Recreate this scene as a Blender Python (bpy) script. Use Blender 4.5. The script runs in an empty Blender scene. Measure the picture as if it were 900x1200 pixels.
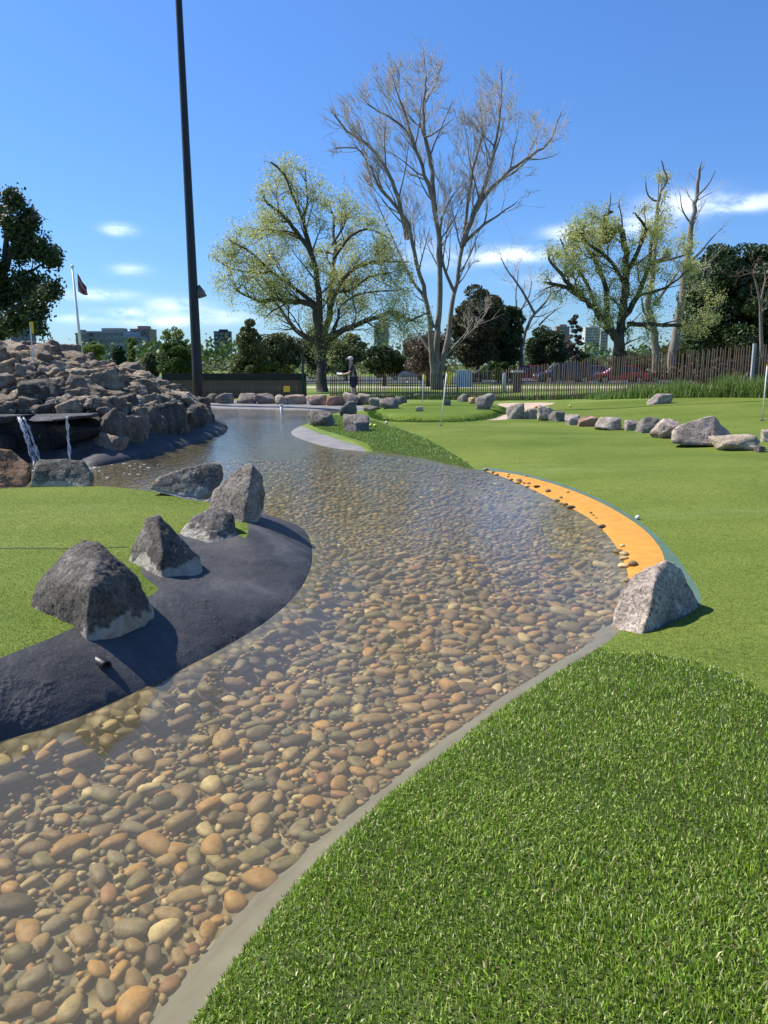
import bpy, bmesh, math, random
import numpy as np
from mathutils import Vector, noise, Matrix
from mathutils.geometry import delaunay_2d_cdt

random.seed(11); RNG = np.random.default_rng(7)
scene = bpy.context.scene
COL = scene.collection
PI = math.pi
# ------------------------------------------------------------------ camera model (used to lay out real distances)
FPX = 906.0; CAMH = 1.6; HOR = 427.0
PITCH = math.atan((600 - HOR) / FPX)
CP, SP = math.cos(PITCH), math.sin(PITCH)
def ray(px, py):
    return Vector((px - 450, FPX * CP - (py - 600) * SP, -FPX * SP - (py - 600) * CP))
def at(px, py, z=0.0):
    d = ray(px, py); t = (z - CAMH) / d.z
    return Vector((d.x * t, d.y * t, z))
def atd(px, py, Y):
    d = ray(px, py); t = Y / d.y
    return Vector((d.x * t, Y, CAMH + d.z * t))

# ------------------------------------------------------------------ object helpers
def tag(o, label=None, cat=None, group=None, kind=None):
    if label: o['label'] = label
    if cat: o['category'] = cat
    if group: o['group'] = group
    if kind: o['kind'] = kind
    return o
def empty(name, loc, label=None, cat=None, group=None, rz=0):
    o = bpy.data.objects.new(name, None); COL.objects.link(o)
    o.location = loc; o.rotation_euler = (0, 0, rz); o.empty_display_size = .2
    return tag(o, label, cat, group)
def link(name, me, parent=None, loc=None, m=None):
    o = bpy.data.objects.new(name, me); COL.objects.link(o)
    if parent: o.parent = parent
    if loc is not None: o.location = loc
    if m is not None:
        me.materials.clear(); me.materials.append(m)
    return o
def npmesh(name, V, F, smooth=False, col=None, mi=None):
    """V (n,3); F = list of int arrays (k, m) of faces with m corners"""
    me = bpy.data.meshes.new(name)
    V = np.asarray(V, dtype=np.float32)
    F = [np.asarray(f, dtype=np.int32) for f in F if len(f)]
    me.vertices.add(len(V)); me.vertices.foreach_set('co', V.ravel())
    loops = np.concatenate([f.ravel() for f in F])
    tot = np.concatenate([np.full(len(f), f.shape[1], dtype=np.int32) for f in F])
    start = np.concatenate([[0], np.cumsum(tot)[:-1]]).astype(np.int32)
    me.loops.add(len(loops)); me.loops.foreach_set('vertex_index', loops)
    me.polygons.add(len(tot)); me.polygons.foreach_set('loop_start', start)
    if smooth: me.polygons.foreach_set('use_smooth', np.ones(len(tot), dtype=bool))
    me.update(calc_edges=True)
    if col is not None:
        a = me.color_attributes.new('Col', 'FLOAT_COLOR', 'POINT')
        c = np.ones((len(V), 4), dtype=np.float32); c[:, :3] = col
        a.data.foreach_set('color', c.ravel())
    return me
class MB:
    """collects primitives into one mesh"""
    def __init__(s): s.v = []; s.f = []
    def add(s, vs, fs):
        b = len(s.v); s.v += [tuple(v) for v in vs]; s.f += [tuple(i + b for i in f) for f in fs]; return s
    def box(s, c, sz, rz=0):
        x, y, z = c; a, b, h = sz[0] / 2, sz[1] / 2, sz[2] / 2
        ca, sa = math.cos(rz), math.sin(rz); vs = []
        for dz in (-h, h):
            for dx, dy in ((-a, -b), (a, -b), (a, b), (-a, b)):
                vs.append((x + dx * ca - dy * sa, y + dx * sa + dy * ca, z + dz))
        return s.add(vs, [(3, 2, 1, 0), (4, 5, 6, 7), (0, 1, 5, 4), (1, 2, 6, 5), (2, 3, 7, 6), (3, 0, 4, 7)])
    def tube(s, pts, rad, n=8, cap=True):
        pts = [Vector(p) for p in pts]
        if not hasattr(rad, '__len__'): rad = [rad] * len(pts)
        b = len(s.v); t0 = (pts[1] - pts[0]).normalized()
        up = Vector((0, 1, 0)) if abs(t0.y) < .9 else Vector((1, 0, 0))
        u = t0.cross(up).normalized()
        for i, p in enumerate(pts):
            t = (pts[min(i + 1, len(pts) - 1)] - pts[max(i - 1, 0)])
            if t.length < 1e-9: t = t0
            t.normalize(); u = (u - t * u.dot(t))
            if u.length < 1e-6: u = t.orthogonal()
            u.normalize(); w = t.cross(u)
            for k in range(n):
                a = 2 * PI * k / n
                s.v.append(tuple(p + (u * math.cos(a) + w * math.sin(a)) * rad[i]))
        for i in range(len(pts) - 1):
            for k in range(n):
                a, c = b + i * n + k, b + i * n + (k + 1) % n
                s.f.append((a, c, c + n, a + n))
        if cap:
            s.f.append(tuple(b + k for k in range(n))[::-1]); e = b + (len(pts) - 1) * n
            s.f.append(tuple(e + k for k in range(n)))
        return s
    def mesh(s, name, smooth=False):
        me = bpy.data.meshes.new(name); me.from_pydata(s.v, [], s.f); me.update()
        if smooth: me.polygons.foreach_set('use_smooth', [True] * len(me.polygons))
        return me
    def build(s, name, m, parent=None, loc=None, smooth=False):
        return link(name, s.mesh(name, smooth), parent, loc, m)

# ------------------------------------------------------------------ materials
def newmat(name):
    m = bpy.data.materials.new(name); m.use_nodes = True
    nt = m.node_tree; nt.nodes.clear()
    out = nt.nodes.new('ShaderNodeOutputMaterial')
    return m, nt, out
def N(nt, t, **kw):
    n = nt.nodes.new(t)
    for k, v in kw.items():
        if k in n.inputs.keys() if isinstance(k, str) and k[0].isupper() else False: n.inputs[k].default_value = v
        else: setattr(n, k, v)
    return n
def c4(c): return (c[0], c[1], c[2], 1)
def coords(nt, kind='Object', scale=(1, 1, 1), rnd=False):
    tc = nt.nodes.new('ShaderNodeTexCoord'); mp = nt.nodes.new('ShaderNodeMapping')
    if kind == 'World':
        g = nt.nodes.new('ShaderNodeNewGeometry'); nt.links.new(g.outputs['Position'], mp.inputs['Vector'])
    else: nt.links.new(tc.outputs[kind], mp.inputs['Vector'])
    mp.inputs['Scale'].default_value = scale
    if rnd:
        oi = nt.nodes.new('ShaderNodeObjectInfo'); mu = nt.nodes.new('ShaderNodeMath'); mu.operation = 'MULTIPLY'
        mu.inputs[1].default_value = 37.0
        nt.links.new(oi.outputs['Random'], mu.inputs[0]); nt.links.new(mu.outputs[0], mp.inputs['Location'])
    return mp.outputs[0]
def noi(nt, vec, scale, detail=4, rough=.55, dist=0):
    n = nt.nodes.new('ShaderNodeTexNoise'); nt.links.new(vec, n.inputs['Vector'])
    n.inputs['Scale'].default_value = scale; n.inputs['Detail'].default_value = detail
    n.inputs['Roughness'].default_value = rough; n.inputs['Distortion'].default_value = dist
    return n.outputs['Fac']
def ramp(nt, fac, stops):
    r = nt.nodes.new('ShaderNodeValToRGB'); nt.links.new(fac, r.inputs[0])
    e = r.color_ramp.elements
    while len(e) > 1: e.remove(e[-1])
    e[0].position = stops[0][0]; e[0].color = c4(stops[0][1])
    for p, c in stops[1:]:
        q = e.new(p); q.color = c4(c)
    return r.outputs[0]
def mixc(nt, fac, a, b, mode='MIX'):
    m = nt.nodes.new('ShaderNodeMix'); m.data_type = 'RGBA'; m.blend_type = mode
    def put(sock, v):
        if isinstance(v, (tuple, list)): sock.default_value = c4(v)
        elif isinstance(v, (int, float)): sock.default_value = v
        else: nt.links.new(v, sock)
    put(m.inputs[0], fac); put(m.inputs[6], a); put(m.inputs[7], b)
    return m.outputs[2]
def math_(nt, op, a, b=None, c=None, clamp=False):
    m = nt.nodes.new('ShaderNodeMath'); m.operation = op; m.use_clamp = clamp
    for i, v in enumerate((a, b, c)):
        if v is None: continue
        if isinstance(v, (int, float)): m.inputs[i].default_value = v
        else: nt.links.new(v, m.inputs[i])
    return m.outputs[0]
def bump(nt, h, strength=.5, dist=.02, normal=None):
    b = nt.nodes.new('ShaderNodeBump'); nt.links.new(h, b.inputs['Height'])
    b.inputs['Strength'].default_value = strength; b.inputs['Distance'].default_value = dist
    if normal: nt.links.new(normal, b.inputs['Normal'])
    return b.outputs[0]
def princ(nt, out, col, rough=.8, normal=None, metal=0, spec=.5):
    p = nt.nodes.new('ShaderNodeBsdfPrincipled')
    if isinstance(col, (tuple, list)): p.inputs['Base Color'].default_value = c4(col)
    else: nt.links.new(col, p.inputs['Base Color'])
    if isinstance(rough, (int, float)): p.inputs['Roughness'].default_value = rough
    else: nt.links.new(rough, p.inputs['Roughness'])
    p.inputs['Metallic'].default_value = metal
    p.inputs['Specular IOR Level'].default_value = spec
    if normal: nt.links.new(normal, p.inputs['Normal'])
    nt.links.new(p.outputs[0], out.inputs[0])
    return p
def simple(name, c1, c2=None, scale=6, rough=.7, bstr=.3, bdist=.01, metal=0, spec=.4, kind='Object', rnd=False, fine=6.0):
    m, nt, out = newmat(name); v = coords(nt, kind, rnd=rnd)
    c2 = c2 or tuple(x * .7 for x in c1)
    f = noi(nt, v, scale, 6, .6); col = ramp(nt, f, [(.32, c1), (.68, c2)])
    nb = bump(nt, noi(nt, v, scale * fine, 5, .65), bstr, bdist) if bstr else None
    princ(nt, out, col, rough, nb, metal, spec); return m

def rock_mat(name, cols, cement=False, bstr=1.0, cem_h=.045, sc=1.0):
    m, nt, out = newmat(name); v = coords(nt, 'Object', rnd=True)
    oi = nt.nodes.new('ShaderNodeObjectInfo')
    f1 = noi(nt, v, 3.2 * sc, 7, .62, .4)
    col = ramp(nt, f1, [(.3, cols[0]), (.5, cols[1]), (.7, cols[2])])
    f2 = noi(nt, v, 42 * sc, 4, .7)
    col = mixc(nt, 1.0, col, ramp(nt, f2, [(.32, (.38, .37, .36)), (.52, (1, 1, 1)), (.72, (1.7, 1.66, 1.6))]), 'MULTIPLY')
    col = mixc(nt, 1.0, col, oi.outputs['Color'], 'MULTIPLY')
    cr = noi(nt, v, 1.7 * sc, 7, .62, .35); crd = math_(nt, 'ABSOLUTE', math_(nt, 'SUBTRACT', cr, .5))
    crack = ramp(nt, crd, [(.0, (.45, .44, .42)), (.005, (.8, .8, .8)), (.012, (1, 1, 1))])
    col = mixc(nt, 1.0, col, crack, 'MULTIPLY')
    st = noi(nt, v, 2.1 * sc, 5, .65, .6); col = mixc(nt, ramp(nt, st, [(.55, (0, 0, 0)), (.7, (.45, .45, .45))]), col, (.30, .22, .14))
    # lichen / pale mineral bloom
    f3 = noi(nt, v, 9 * sc, 5, .7, 1.0)
    col = mixc(nt, ramp(nt, f3, [(.6, (0, 0, 0)), (.72, (.5, .5, .5))]), col, (.42, .40, .36))
    vo = nt.nodes.new('ShaderNodeTexVoronoi'); nt.links.new(v, vo.inputs['Vector']); vo.inputs['Scale'].default_value = 55 * sc
    pit = ramp(nt, vo.outputs['Distance'], [(.0, (0, 0, 0)), (.28, (1, 1, 1))])
    if cement:
        tc = nt.nodes.new('ShaderNodeTexCoord'); sx = nt.nodes.new('ShaderNodeSeparateXYZ'); nt.links.new(tc.outputs['Object'], sx.inputs[0])
        wob = math_(nt, 'MULTIPLY_ADD', noi(nt, v, 4, 5, .65), .42, -.21)
        h = math_(nt, 'ADD', sx.outputs[2], wob)
        mask = math_(nt, 'SUBTRACT', 1.0, math_(nt, 'MULTIPLY', math_(nt, 'SUBTRACT', h, cem_h), 45, clamp=True), clamp=True)
        cem = ramp(nt, noi(nt, v, 14, 5, .6), [(.3, (.36, .32, .24)), (.7, (.56, .51, .41))])
        col = mixc(nt, mask, col, cem)
    n0 = bump(nt, crack, .5, .01 / sc)
    n1 = bump(nt, noi(nt, v, 13 * sc, 8, .72, .5), bstr, .05 / sc, n0)
    n2 = bump(nt, pit, .35, .008, n1)
    princ(nt, out, col, .88, n2, spec=.25); return m

def leaf_mat(name, c1, c2, scale=1.2, trans=.4, attr=False, rough=.55):
    m, nt, out = newmat(name)
    if attr:
        a = nt.nodes.new('ShaderNodeAttribute'); a.attribute_name = 'Col'; col = a.outputs['Color']
    else:
        v = coords(nt, 'World'); f = noi(nt, v, scale, 3, .6)
        g = nt.nodes.new('ShaderNodeNewGeometry')
        f = math_(nt, 'MULTIPLY_ADD', g.outputs['Random Per Island'], .5, math_(nt, 'MULTIPLY', f, .6))
        col = ramp(nt, f, [(.3, c1), (.75, c2)])
    p = nt.nodes.new('ShaderNodeBsdfPrincipled'); nt.links.new(col, p.inputs['Base Color'])
    p.inputs['Roughness'].default_value = rough; p.inputs['Specular IOR Level'].default_value = .35
    t = nt.nodes.new('ShaderNodeBsdfTranslucent'); nt.links.new(col, t.inputs[0])
    mx = nt.nodes.new('ShaderNodeMixShader'); mx.inputs[0].default_value = trans
    nt.links.new(p.outputs[0], mx.inputs[1]); nt.links.new(t.outputs[0], mx.inputs[2]); nt.links.new(mx.outputs[0], out.inputs[0])
    return m

def turf_mat(name, c1, c2, speck=(.24, .29, .08), fscale=350, bstr=.18):
    m, nt, out = newmat(name); v = coords(nt, 'World')
    big = noi(nt, v, .45, 4, .6); mid = noi(nt, v, 9, 4, .6); fine = noi(nt, v, fscale, 3, .75)
    v2 = coords(nt, 'World', (.35, 1.1, 1)); band = noi(nt, v2, .55, 5, .6, .8)
    f = math_(nt, 'ADD', math_(nt, 'ADD', math_(nt, 'MULTIPLY', big, .4), math_(nt, 'MULTIPLY', mid, .2)), math_(nt, 'MULTIPLY', band, .4))
    col = ramp(nt, f, [(.38, c1), (.60, c2)])
    col = mixc(nt, 1.0, col, ramp(nt, fine, [(.3, (.45, .5, .45)), (.5, (1, 1, 1)), (.7, (1.5, 1.45, 1.5))]), 'MULTIPLY')
    g2 = noi(nt, v, 110, 3, .8); g3 = noi(nt, v, 34, 3, .75)
    for gg, lo, hi in ((g2, .5, 1.5), (g3, .68, 1.32)): col = mixc(nt, 1.0, col, ramp(nt, gg, [(.3, (lo, lo, lo)), (.5, (1, 1, 1)), (.7, (hi, hi, hi))]), 'MULTIPLY')
    pt = noi(nt, coords(nt, 'World', (.25, .9, 1)), .8, 6, .65, .5); col = mixc(nt, ramp(nt, pt, [(.56, (0, 0, 0)), (.68, (.45, .45, .45))]), col, (.19, .235, .075))
    sp = noi(nt, v, fscale * .55, 2, .5)
    col = mixc(nt, ramp(nt, sp, [(.62, (0, 0, 0)), (.7, (.6, .6, .6))]), col, speck)
    nb = bump(nt, fine, bstr, .008)
    princ(nt, out, col, .85, nb, spec=.08); return m

MT = {}
MT['basalt'] = rock_mat('basalt_cemented', [(.085, .078, .070), (.165, .150, .132), (.32, .29, .25)], cement=True)
MT['greyrock'] = rock_mat('grey_rock', [(.18, .155, .13), (.33, .285, .24), (.52, .46, .385)])
MT['boulder'] = rock_mat('mound_boulder', [(.13, .105, .082), (.28, .235, .185), (.50, .43, .34)], sc=.8)
MT['darkwall'] = rock_mat('wet_wall_rock', [(.018, .018, .02), (.035, .034, .035), (.06, .06, .06)], sc=.7)
MT['liner'] = None
def liner_mat():
    m, nt, out = newmat('black_render_bank'); v = coords(nt, 'World')
    f = noi(nt, v, 1.6, 6, .6, .6)
    col = ramp(nt, f, [(.3, (.030, .030, .031)), (.55, (.062, .060, .060)), (.72, (.12, .115, .11))])
    col = mixc(nt, ramp(nt, noi(nt, v, 60, 4, .7), [(.55, (0, 0, 0)), (.75, (.35, .35, .35))]), col, (.16, .16, .165))
    # lumpy ribs of hardened render
    pf = noi(nt, v, 2.6, 5, .6); mask = ramp(nt, pf, [(.56, (0, 0, 0)), (.66, (.8, .8, .8))])
    lump = nt.nodes.new('ShaderNodeTexVoronoi'); nt.links.new(v, lump.inputs['Vector']); lump.inputs['Scale'].default_value = 42
    lh = mixc(nt, 1.0, mask, lump.outputs['Distance'], 'MULTIPLY')
    n1 = bump(nt, noi(nt, v, 3.5, 7, .6), .6, .05)
    n2 = bump(nt, lh, .6, .015, n1)
    n3 = bump(nt, noi(nt, v, 130, 3, .7), .35, .004, n2)
    princ(nt, out, col, .66, n3, spec=.28); return m
MT['liner'] = liner_mat()
def bed_mat():
    m, nt, out = newmat('pond_bed'); v = coords(nt, 'World')
    vw = nt.nodes.new('ShaderNodeVectorMath'); vw.operation = 'ADD'
    nz = nt.nodes.new('ShaderNodeTexNoise'); nt.links.new(v, nz.inputs['Vector']); nz.inputs['Scale'].default_value = 6
    sc = nt.nodes.new('ShaderNodeVectorMath'); sc.operation = 'SCALE'; sc.inputs[3].default_value = .08
    nt.links.new(nz.outputs['Color'], sc.inputs[0]); nt.links.new(v, vw.inputs[0]); nt.links.new(sc.outputs[0], vw.inputs[1])
    vo = nt.nodes.new('ShaderNodeTexVoronoi'); nt.links.new(vw.outputs[0], vo.inputs['Vector']); vo.inputs['Scale'].default_value = 15
    sx = nt.nodes.new('ShaderNodeSeparateColor'); nt.links.new(vo.outputs['Color'], sx.inputs[0])
    col = ramp(nt, sx.outputs[0], [(0, (.13, .10, .055)), (.3, (.25, .19, .10)), (.55, (.18, .16, .10)), (.75, (.36, .27, .14)), (1, (.45, .35, .20))])
    edge = ramp(nt, vo.outputs['Distance'], [(.35, (1, 1, 1)), (.8, (.45, .42, .36))])
    col = mixc(nt, 1.0, col, edge, 'MULTIPLY')
    # silted far part: olive, darkened to carry the mound's shade in its colour
    g = nt.nodes.new('ShaderNodeNewGeometry'); s3 = nt.nodes.new('ShaderNodeSeparateXYZ'); nt.links.new(g.outputs['Position'], s3.inputs[0])
    far = math_(nt, 'ADD', math_(nt, 'MULTIPLY', math_(nt, 'SUBTRACT', s3.outputs[1], 7.5), .16), math_(nt, 'MULTIPLY_ADD', noi(nt, v, .5, 4), 1.2, -.6), clamp=True)
    col = mixc(nt, math_(nt, 'MULTIPLY', far, .75), col, (.065, .058, .030))
    inv = math_(nt, 'SUBTRACT', 1, vo.outputs['Distance'])
    princ(nt, out, col, .8, bump(nt, inv, .8, .03), spec=.2); return m
MT['bed'] = bed_mat()
MT['ledge'] = simple('grey_cement_ledge', (.15, .14, .11), (.24, .22, .175), 3, .85, .4, .01, kind='World', fine=14)
MT['concrete'] = simple('pale_concrete_apron', (.155, .148, .142), (.24, .228, .215), 2.2, .8, .4, .01, kind='World', fine=20)
MT['orange'] = simple('ochre_painted_edge', (.50, .205, .022), (.60, .275, .04), 9, .75, .35, .004, kind='World', fine=12)
MT['teal'] = simple('grey_green_painted_strip', (.065, .115, .075), (.09, .15, .10), 5, .7, .35, .004, kind='World', fine=12)
MT['green'] = turf_mat('putting_turf', (.084, .126, .017), (.150, .185, .034))
MT['tier'] = turf_mat('upper_putting_turf', (.075, .125, .014), (.12, .17, .024))
MT['rough'] = turf_mat('rough_turf_base', (.035, .06, .010), (.06, .09, .018), (.10, .12, .04), 200, .9)
MT['lawn'] = turf_mat('lawn', (.10, .16, .03), (.19, .24, .06), (.25, .3, .12), 40, .4)
MT['sand'] = simple('sand_path', (.42, .31, .22), (.52, .40, .30), 3, .9, .4, .01, kind='World', fine=20)
MT['pathfar'] = simple('gravel_footpath', (.36, .31, .22), (.44, .39, .29), 1.5, .9, .3, .01, kind='World', fine=20)
MT['asphalt'] = simple('asphalt', (.05, .05, .052), (.07, .07, .07), 1.5, .85, .3, .01, kind='World', fine=20)
MT['kerb'] = simple('kerb_concrete', (.38, .37, .35), (.46, .45, .42), 1.5, .85, .3, .01, kind='World')
MT['earth'] = simple('mound_earth', (.05, .042, .032), (.09, .07, .05), 3, .95, .8, .05, kind='World')

# ------------------------------------------------------------------ outlines
def catmull(P, step):
    P = [np.array(p[:2], dtype=float) for p in P]; n = len(P); out = []
    for i in range(n - 1):
        p0 = P[max(i - 1, 0)]; p1 = P[i]; p2 = P[i + 1]; p3 = P[min(i + 2, n - 1)]
        L = np.linalg.norm(p2 - p1); k = max(1, int(L / step(p1)))
        for j in range(k):
            t = j / k
            # centripetal-safe: damp tangents
            m1 = (p2 - p0) * .5; m2 = (p3 - p1) * .5
            for m in (m1, m2):
                l = np.linalg.norm(m)
                if l > 1.3 * L: m *= 1.3 * L / l
            h = (2*t**3-3*t**2+1)*p1 + (t**3-2*t**2+t)*m1 + (-2*t**3+3*t**2)*p2 + (t**3-t**2)*m2
            out.append(h)
    out.append(P[-1]); return np.array(out)
stp = lambda p: .03 + .02 * max(0, p[1] - 1)
A = lambda L, z=0: [at(x, y, z) for x, y in L]
near_shore = [(.15, .25), (-.25, .9)] + A([(130, 1330), (225, 1200), (290, 1108), (370, 1014), (450, 940), (520, 884), (590, 830), (650, 790), (712, 752), (742, 722), (752, 700)])
orange_in = A([(738, 684), (733, 662), (716, 632), (690, 607), (650, 586), (605, 565), (566, 551)])
far_right = A([(540, 547), (500, 538), (460, 531), (430, 529), (390, 525), (354, 515), (341, 507), (350, 500), (362, 496), (372, 490), (392, 485), (404, 480.5), (370, 480.5), (330, 480), (285, 479), (250, 478.5), (236, 480)])
mound_toe = A([(246, 489), (264, 497), (267, 502), (262, 508), (240, 516), (200, 528), (150, 540), (116, 546)]) + [Vector(p) for p in ((-4.9, 12.35, 0), (-5.15, 12.95, 0), (-6.4, 13.05, 0), (-8.0, 12.9, 0), (-8.9, 12.3, 0))] + A([(-190, 556)])
isl_back = [at(x, y, .25) + Vector((0, .14, 0)) for x, y in [(-110, 573), (-30, 571), (60, 567), (120, 567), (180, 573), (235, 582), (290, 588)]]
isl_front = A([(352, 618), (366, 650), (352, 690), (305, 733), (210, 786), (110, 833), (50, 855), (0, 868), (-150, 925)])
left_near = [(-2.1, 2.0), (-1.9, .9), (-1.2, .3)]
shore_pts = near_shore + orange_in + far_right + mound_toe + isl_back + isl_front + left_near + [near_shore[0]]
P_POND = catmull(shore_pts, stp)[:-1]
# other zones
isl_top = catmull([at(x, y, .27) for x, y in [(-180, 850), (-60, 792), (0, 766), (62, 742), (118, 716), (150, 700), (180, 693), (186, 686), (166, 668), (172, 645), (205, 626), (232, 614), (262, 612), (277, 622), (287, 628), (291, 616), (284, 602), (268, 590), (222, 583), (180, 574), (120, 568), (60, 568), (-30, 572), (-140, 576)]], stp)
isl_top = np.vstack([isl_top, [[-9, 8.8], [-9, 2.2]]])
orange_out = A([(566, 549), (604, 556), (650, 569), (700, 589), (742, 613), (768, 637), (779, 661), (772, 690), (762, 712)], .03)
teal_out = A([(566, 546), (604, 553), (655, 567), (710, 589), (753, 615), (786, 646), (808, 676), (822, 704), (806, 722), (775, 735)], .04)
Z_ORANGE = np.vstack([catmull(orange_out, stp), np.array([p[:2] for p in A([(740, 715), (715, 660), (690, 620), (640, 593), (600, 572), (562, 553)])])])
Z_TEAL = np.vstack([catmull(teal_out, stp), np.array([p[:2] for p in A([(730, 735), (715, 660), (690, 620), (640, 593), (600, 572), (562, 553)])])])
Z_NEAR = np.vstack([catmull(A([(716, 748), (760, 752), (810, 764), (860, 785), (910, 822), (1000, 880), (1150, 960)], .12), stp), [[2.6, 1.8], [2.4, -1.0], [-1.0, -1.0], [-.8, .4], (-.6, 1.0)], np.array([p[:2] for p in A([(130, 1280), (300, 1040), (430, 900), (600, 780), (690, 735)])])])
Z_ROUGH = np.vstack([catmull(A([(566, 549), (540, 535), (512, 521), (480, 508), (452, 499), (436, 493), (410, 490), (395, 486), (380, 484)], .08), stp), np.array([p[:2] for p in A([(365, 492), (362, 499), (375, 506), (400, 514), (430, 523), (445, 536), (500, 545)])])])
Z_LIP = np.array([p[:2] for p in A([(340, 498), (330, 504), (332, 512), (360, 524), (400, 532), (432, 533), (426, 527), (398, 519), (372, 510), (358, 503), (352, 500)])])
Z_TIER = catmull(A([(440, 485), (455, 489), (500, 490.5), (545, 490), (568, 488), (588, 482), (592, 477), (575, 473.5), (520, 472), (470, 473), (440, 477), (436, 481), (440, 485)], .2), stp)[:-1]
Z_SAND = catmull(A([(560, 493), (585, 493), (604, 489), (622, 480), (650, 475.5), (600, 473.2), (585, 473.5), (575, 480), (560, 488), (560, 493)], .1), stp)[:-1]
Z_APRON = np.array([p[:2] for p in A([(425, 484), (425, 474.5), (380, 473), (300, 472.5), (220, 472.5), (200, 482), (250, 486), (330, 484), (385, 483)])])
Z_MOUND = np.vstack([catmull([Vector(p) for p in mound_toe[1:]], stp), [[-16, 11.2], [-24, 12], [-24, 25], [-9, 25], [-5.5, 23.5]]])
Z_FAIR = np.array([[p[0], p[1]] for p in A([(380, 484), (430, 474), (600, 471.5), (1250, 487)], .2)] + [[14, 9], [12, 2], [4, -1], [-2, -1], [-1, 2], [2, 7], [1, 10], [-1, 17]])
Z_LEFTLAND = np.array([[-14, 9.5], [-14, -2], [-1, -2], [-.5, 6], [-1.2, 9.5]])

def segs(poly, closed=True):
    a = poly; b = np.roll(poly, -1, axis=0)
    if not closed: a, b = poly[:-1], poly[1:]
    return a, b
def dist_poly(X, Y, poly, closed=True):
    X = np.asarray(X, float).ravel(); Y = np.asarray(Y, float).ravel(); out = np.empty(len(X))
    a, b = segs(poly, closed); ab = b - a; L2 = (ab**2).sum(1) + 1e-12
    for s in range(0, len(X), 20000):
        x = X[s:s+20000, None]; y = Y[s:s+20000, None]
        t = np.clip(((x - a[:, 0]) * ab[:, 0] + (y - a[:, 1]) * ab[:, 1]) / L2, 0, 1)
        dx = x - (a[:, 0] + t * ab[:, 0]); dy = y - (a[:, 1] + t * ab[:, 1])
        out[s:s+20000] = np.sqrt((dx*dx + dy*dy).min(1))
    return out
def inside(X, Y, poly):
    X = np.asarray(X, float).ravel(); Y = np.asarray(Y, float).ravel(); c = np.zeros(len(X), bool)
    a, b = segs(poly)
    for (x1, y1), (x2, y2) in zip(a, b):
        if y1 == y2: continue
        m = ((y1 > Y) != (y2 > Y)) & (X < (x2 - x1) * (Y - y1) / (y2 - y1) + x1); c ^= m
    return c
sst = lambda t: np.clip(t, 0, 1)**2 * (3 - 2 * np.clip(t, 0, 1))
def vnoise(X, Y, s, seed=0):
    return (np.sin(X * s * 1.3 + seed) * np.cos(Y * s * 1.7 + seed * 2.1) + .5 * np.sin(X * s * 2.9 + Y * s * 2.3 + seed * .7) + .3 * np.cos(X * s * 5.1 - Y * s * 4.3 + seed * 1.9)) / 1.8
BEDZ = .15
ISLF = catmull(isl_front, stp)
def HH(X, Y):
    X = np.asarray(X, float).ravel(); Y = np.asarray(Y, float).ravel()
    z = np.zeros(len(X)); loc = (np.abs(X) < 60) & (Y > -20) & (Y < 60)
    x, y = X[loc], Y[loc]
    if len(x) == 0: return z
    d = dist_poly(x, y, P_POND); pin = inside(x, y, P_POND)
    # bed
    deep = BEDZ + .10 * sst((y - 6) / 8)
    left = dist_poly(x, y, ISLF, False) < d + .03
    zb = -deep * sst(d / np.where(left, .34, .24 + .05 * np.clip(y - 3, 0, 10))) + .012 * vnoise(x, y, 5, 1) * sst(d / .3) - .004
    # right / far land
    nearw = 1 - sst((y - 3.2) / 1.2)
    zl = nearw * (.045 * (1 - np.exp(-d / .04)) + .10 * (1 - np.exp(-d / .7))) + (1 - nearw) * (.03 * (1 - np.exp(-d / .15)) + .09 * (1 - np.exp(-d / 1.4)))
    zl += .012 * vnoise(x, y, 1.1, 3) * sst(d / 1.0)
    zl += .5 * sst((x - 4) / 9) * sst((y - 10) / 13)
    tin = inside(x, y, Z_TIER); dt = dist_poly(x, y, Z_TIER); zl += np.where(tin, .13 * sst(dt / .22), 0)
    fade = 1 - sst((y - 30) / 22); zl = zl * fade
    # mound
    mi = inside(x, y, Z_MOUND); dm = dist_poly(x, y, Z_MOUND)
    zm = .16 * np.sqrt(np.clip(dm / .3, 0, 1)) + .48 * sst((dm - .35) / .5) + np.clip(dm - .8, 0, 3.2) * .36 + .08 * vnoise(x, y, 1.2, 9) * sst(dm - .6)
    zm = np.minimum(zm, 1.85 + .06 * vnoise(x, y, .8, 2))
    zl = np.where(mi, zm, zl)
    # island
    li = inside(x, y, Z_LEFTLAND) & ~pin
    di = dist_poly(x, y, isl_top); ti = inside(x, y, isl_top)
    t = d / (d + di + 1e-6)
    zi = np.where(ti, .25 + .012 * (1 - np.exp(-di / .1)), .25 * (.5 * np.clip(t, 0, 1) + .5 * np.sin(PI / 2 * np.clip(t, 0, 1))**.8) + (.012 * vnoise(x, y, 4, 4) + .006 * vnoise(x, y, 13, 2)) * np.sin(PI * np.clip(t, 0, 1)))
    zl = np.where(li, zi, zl)
    z[loc] = np.where(pin, zb, zl)
    return z
def H1(x, y): return float(HH([x], [y])[0])

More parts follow.
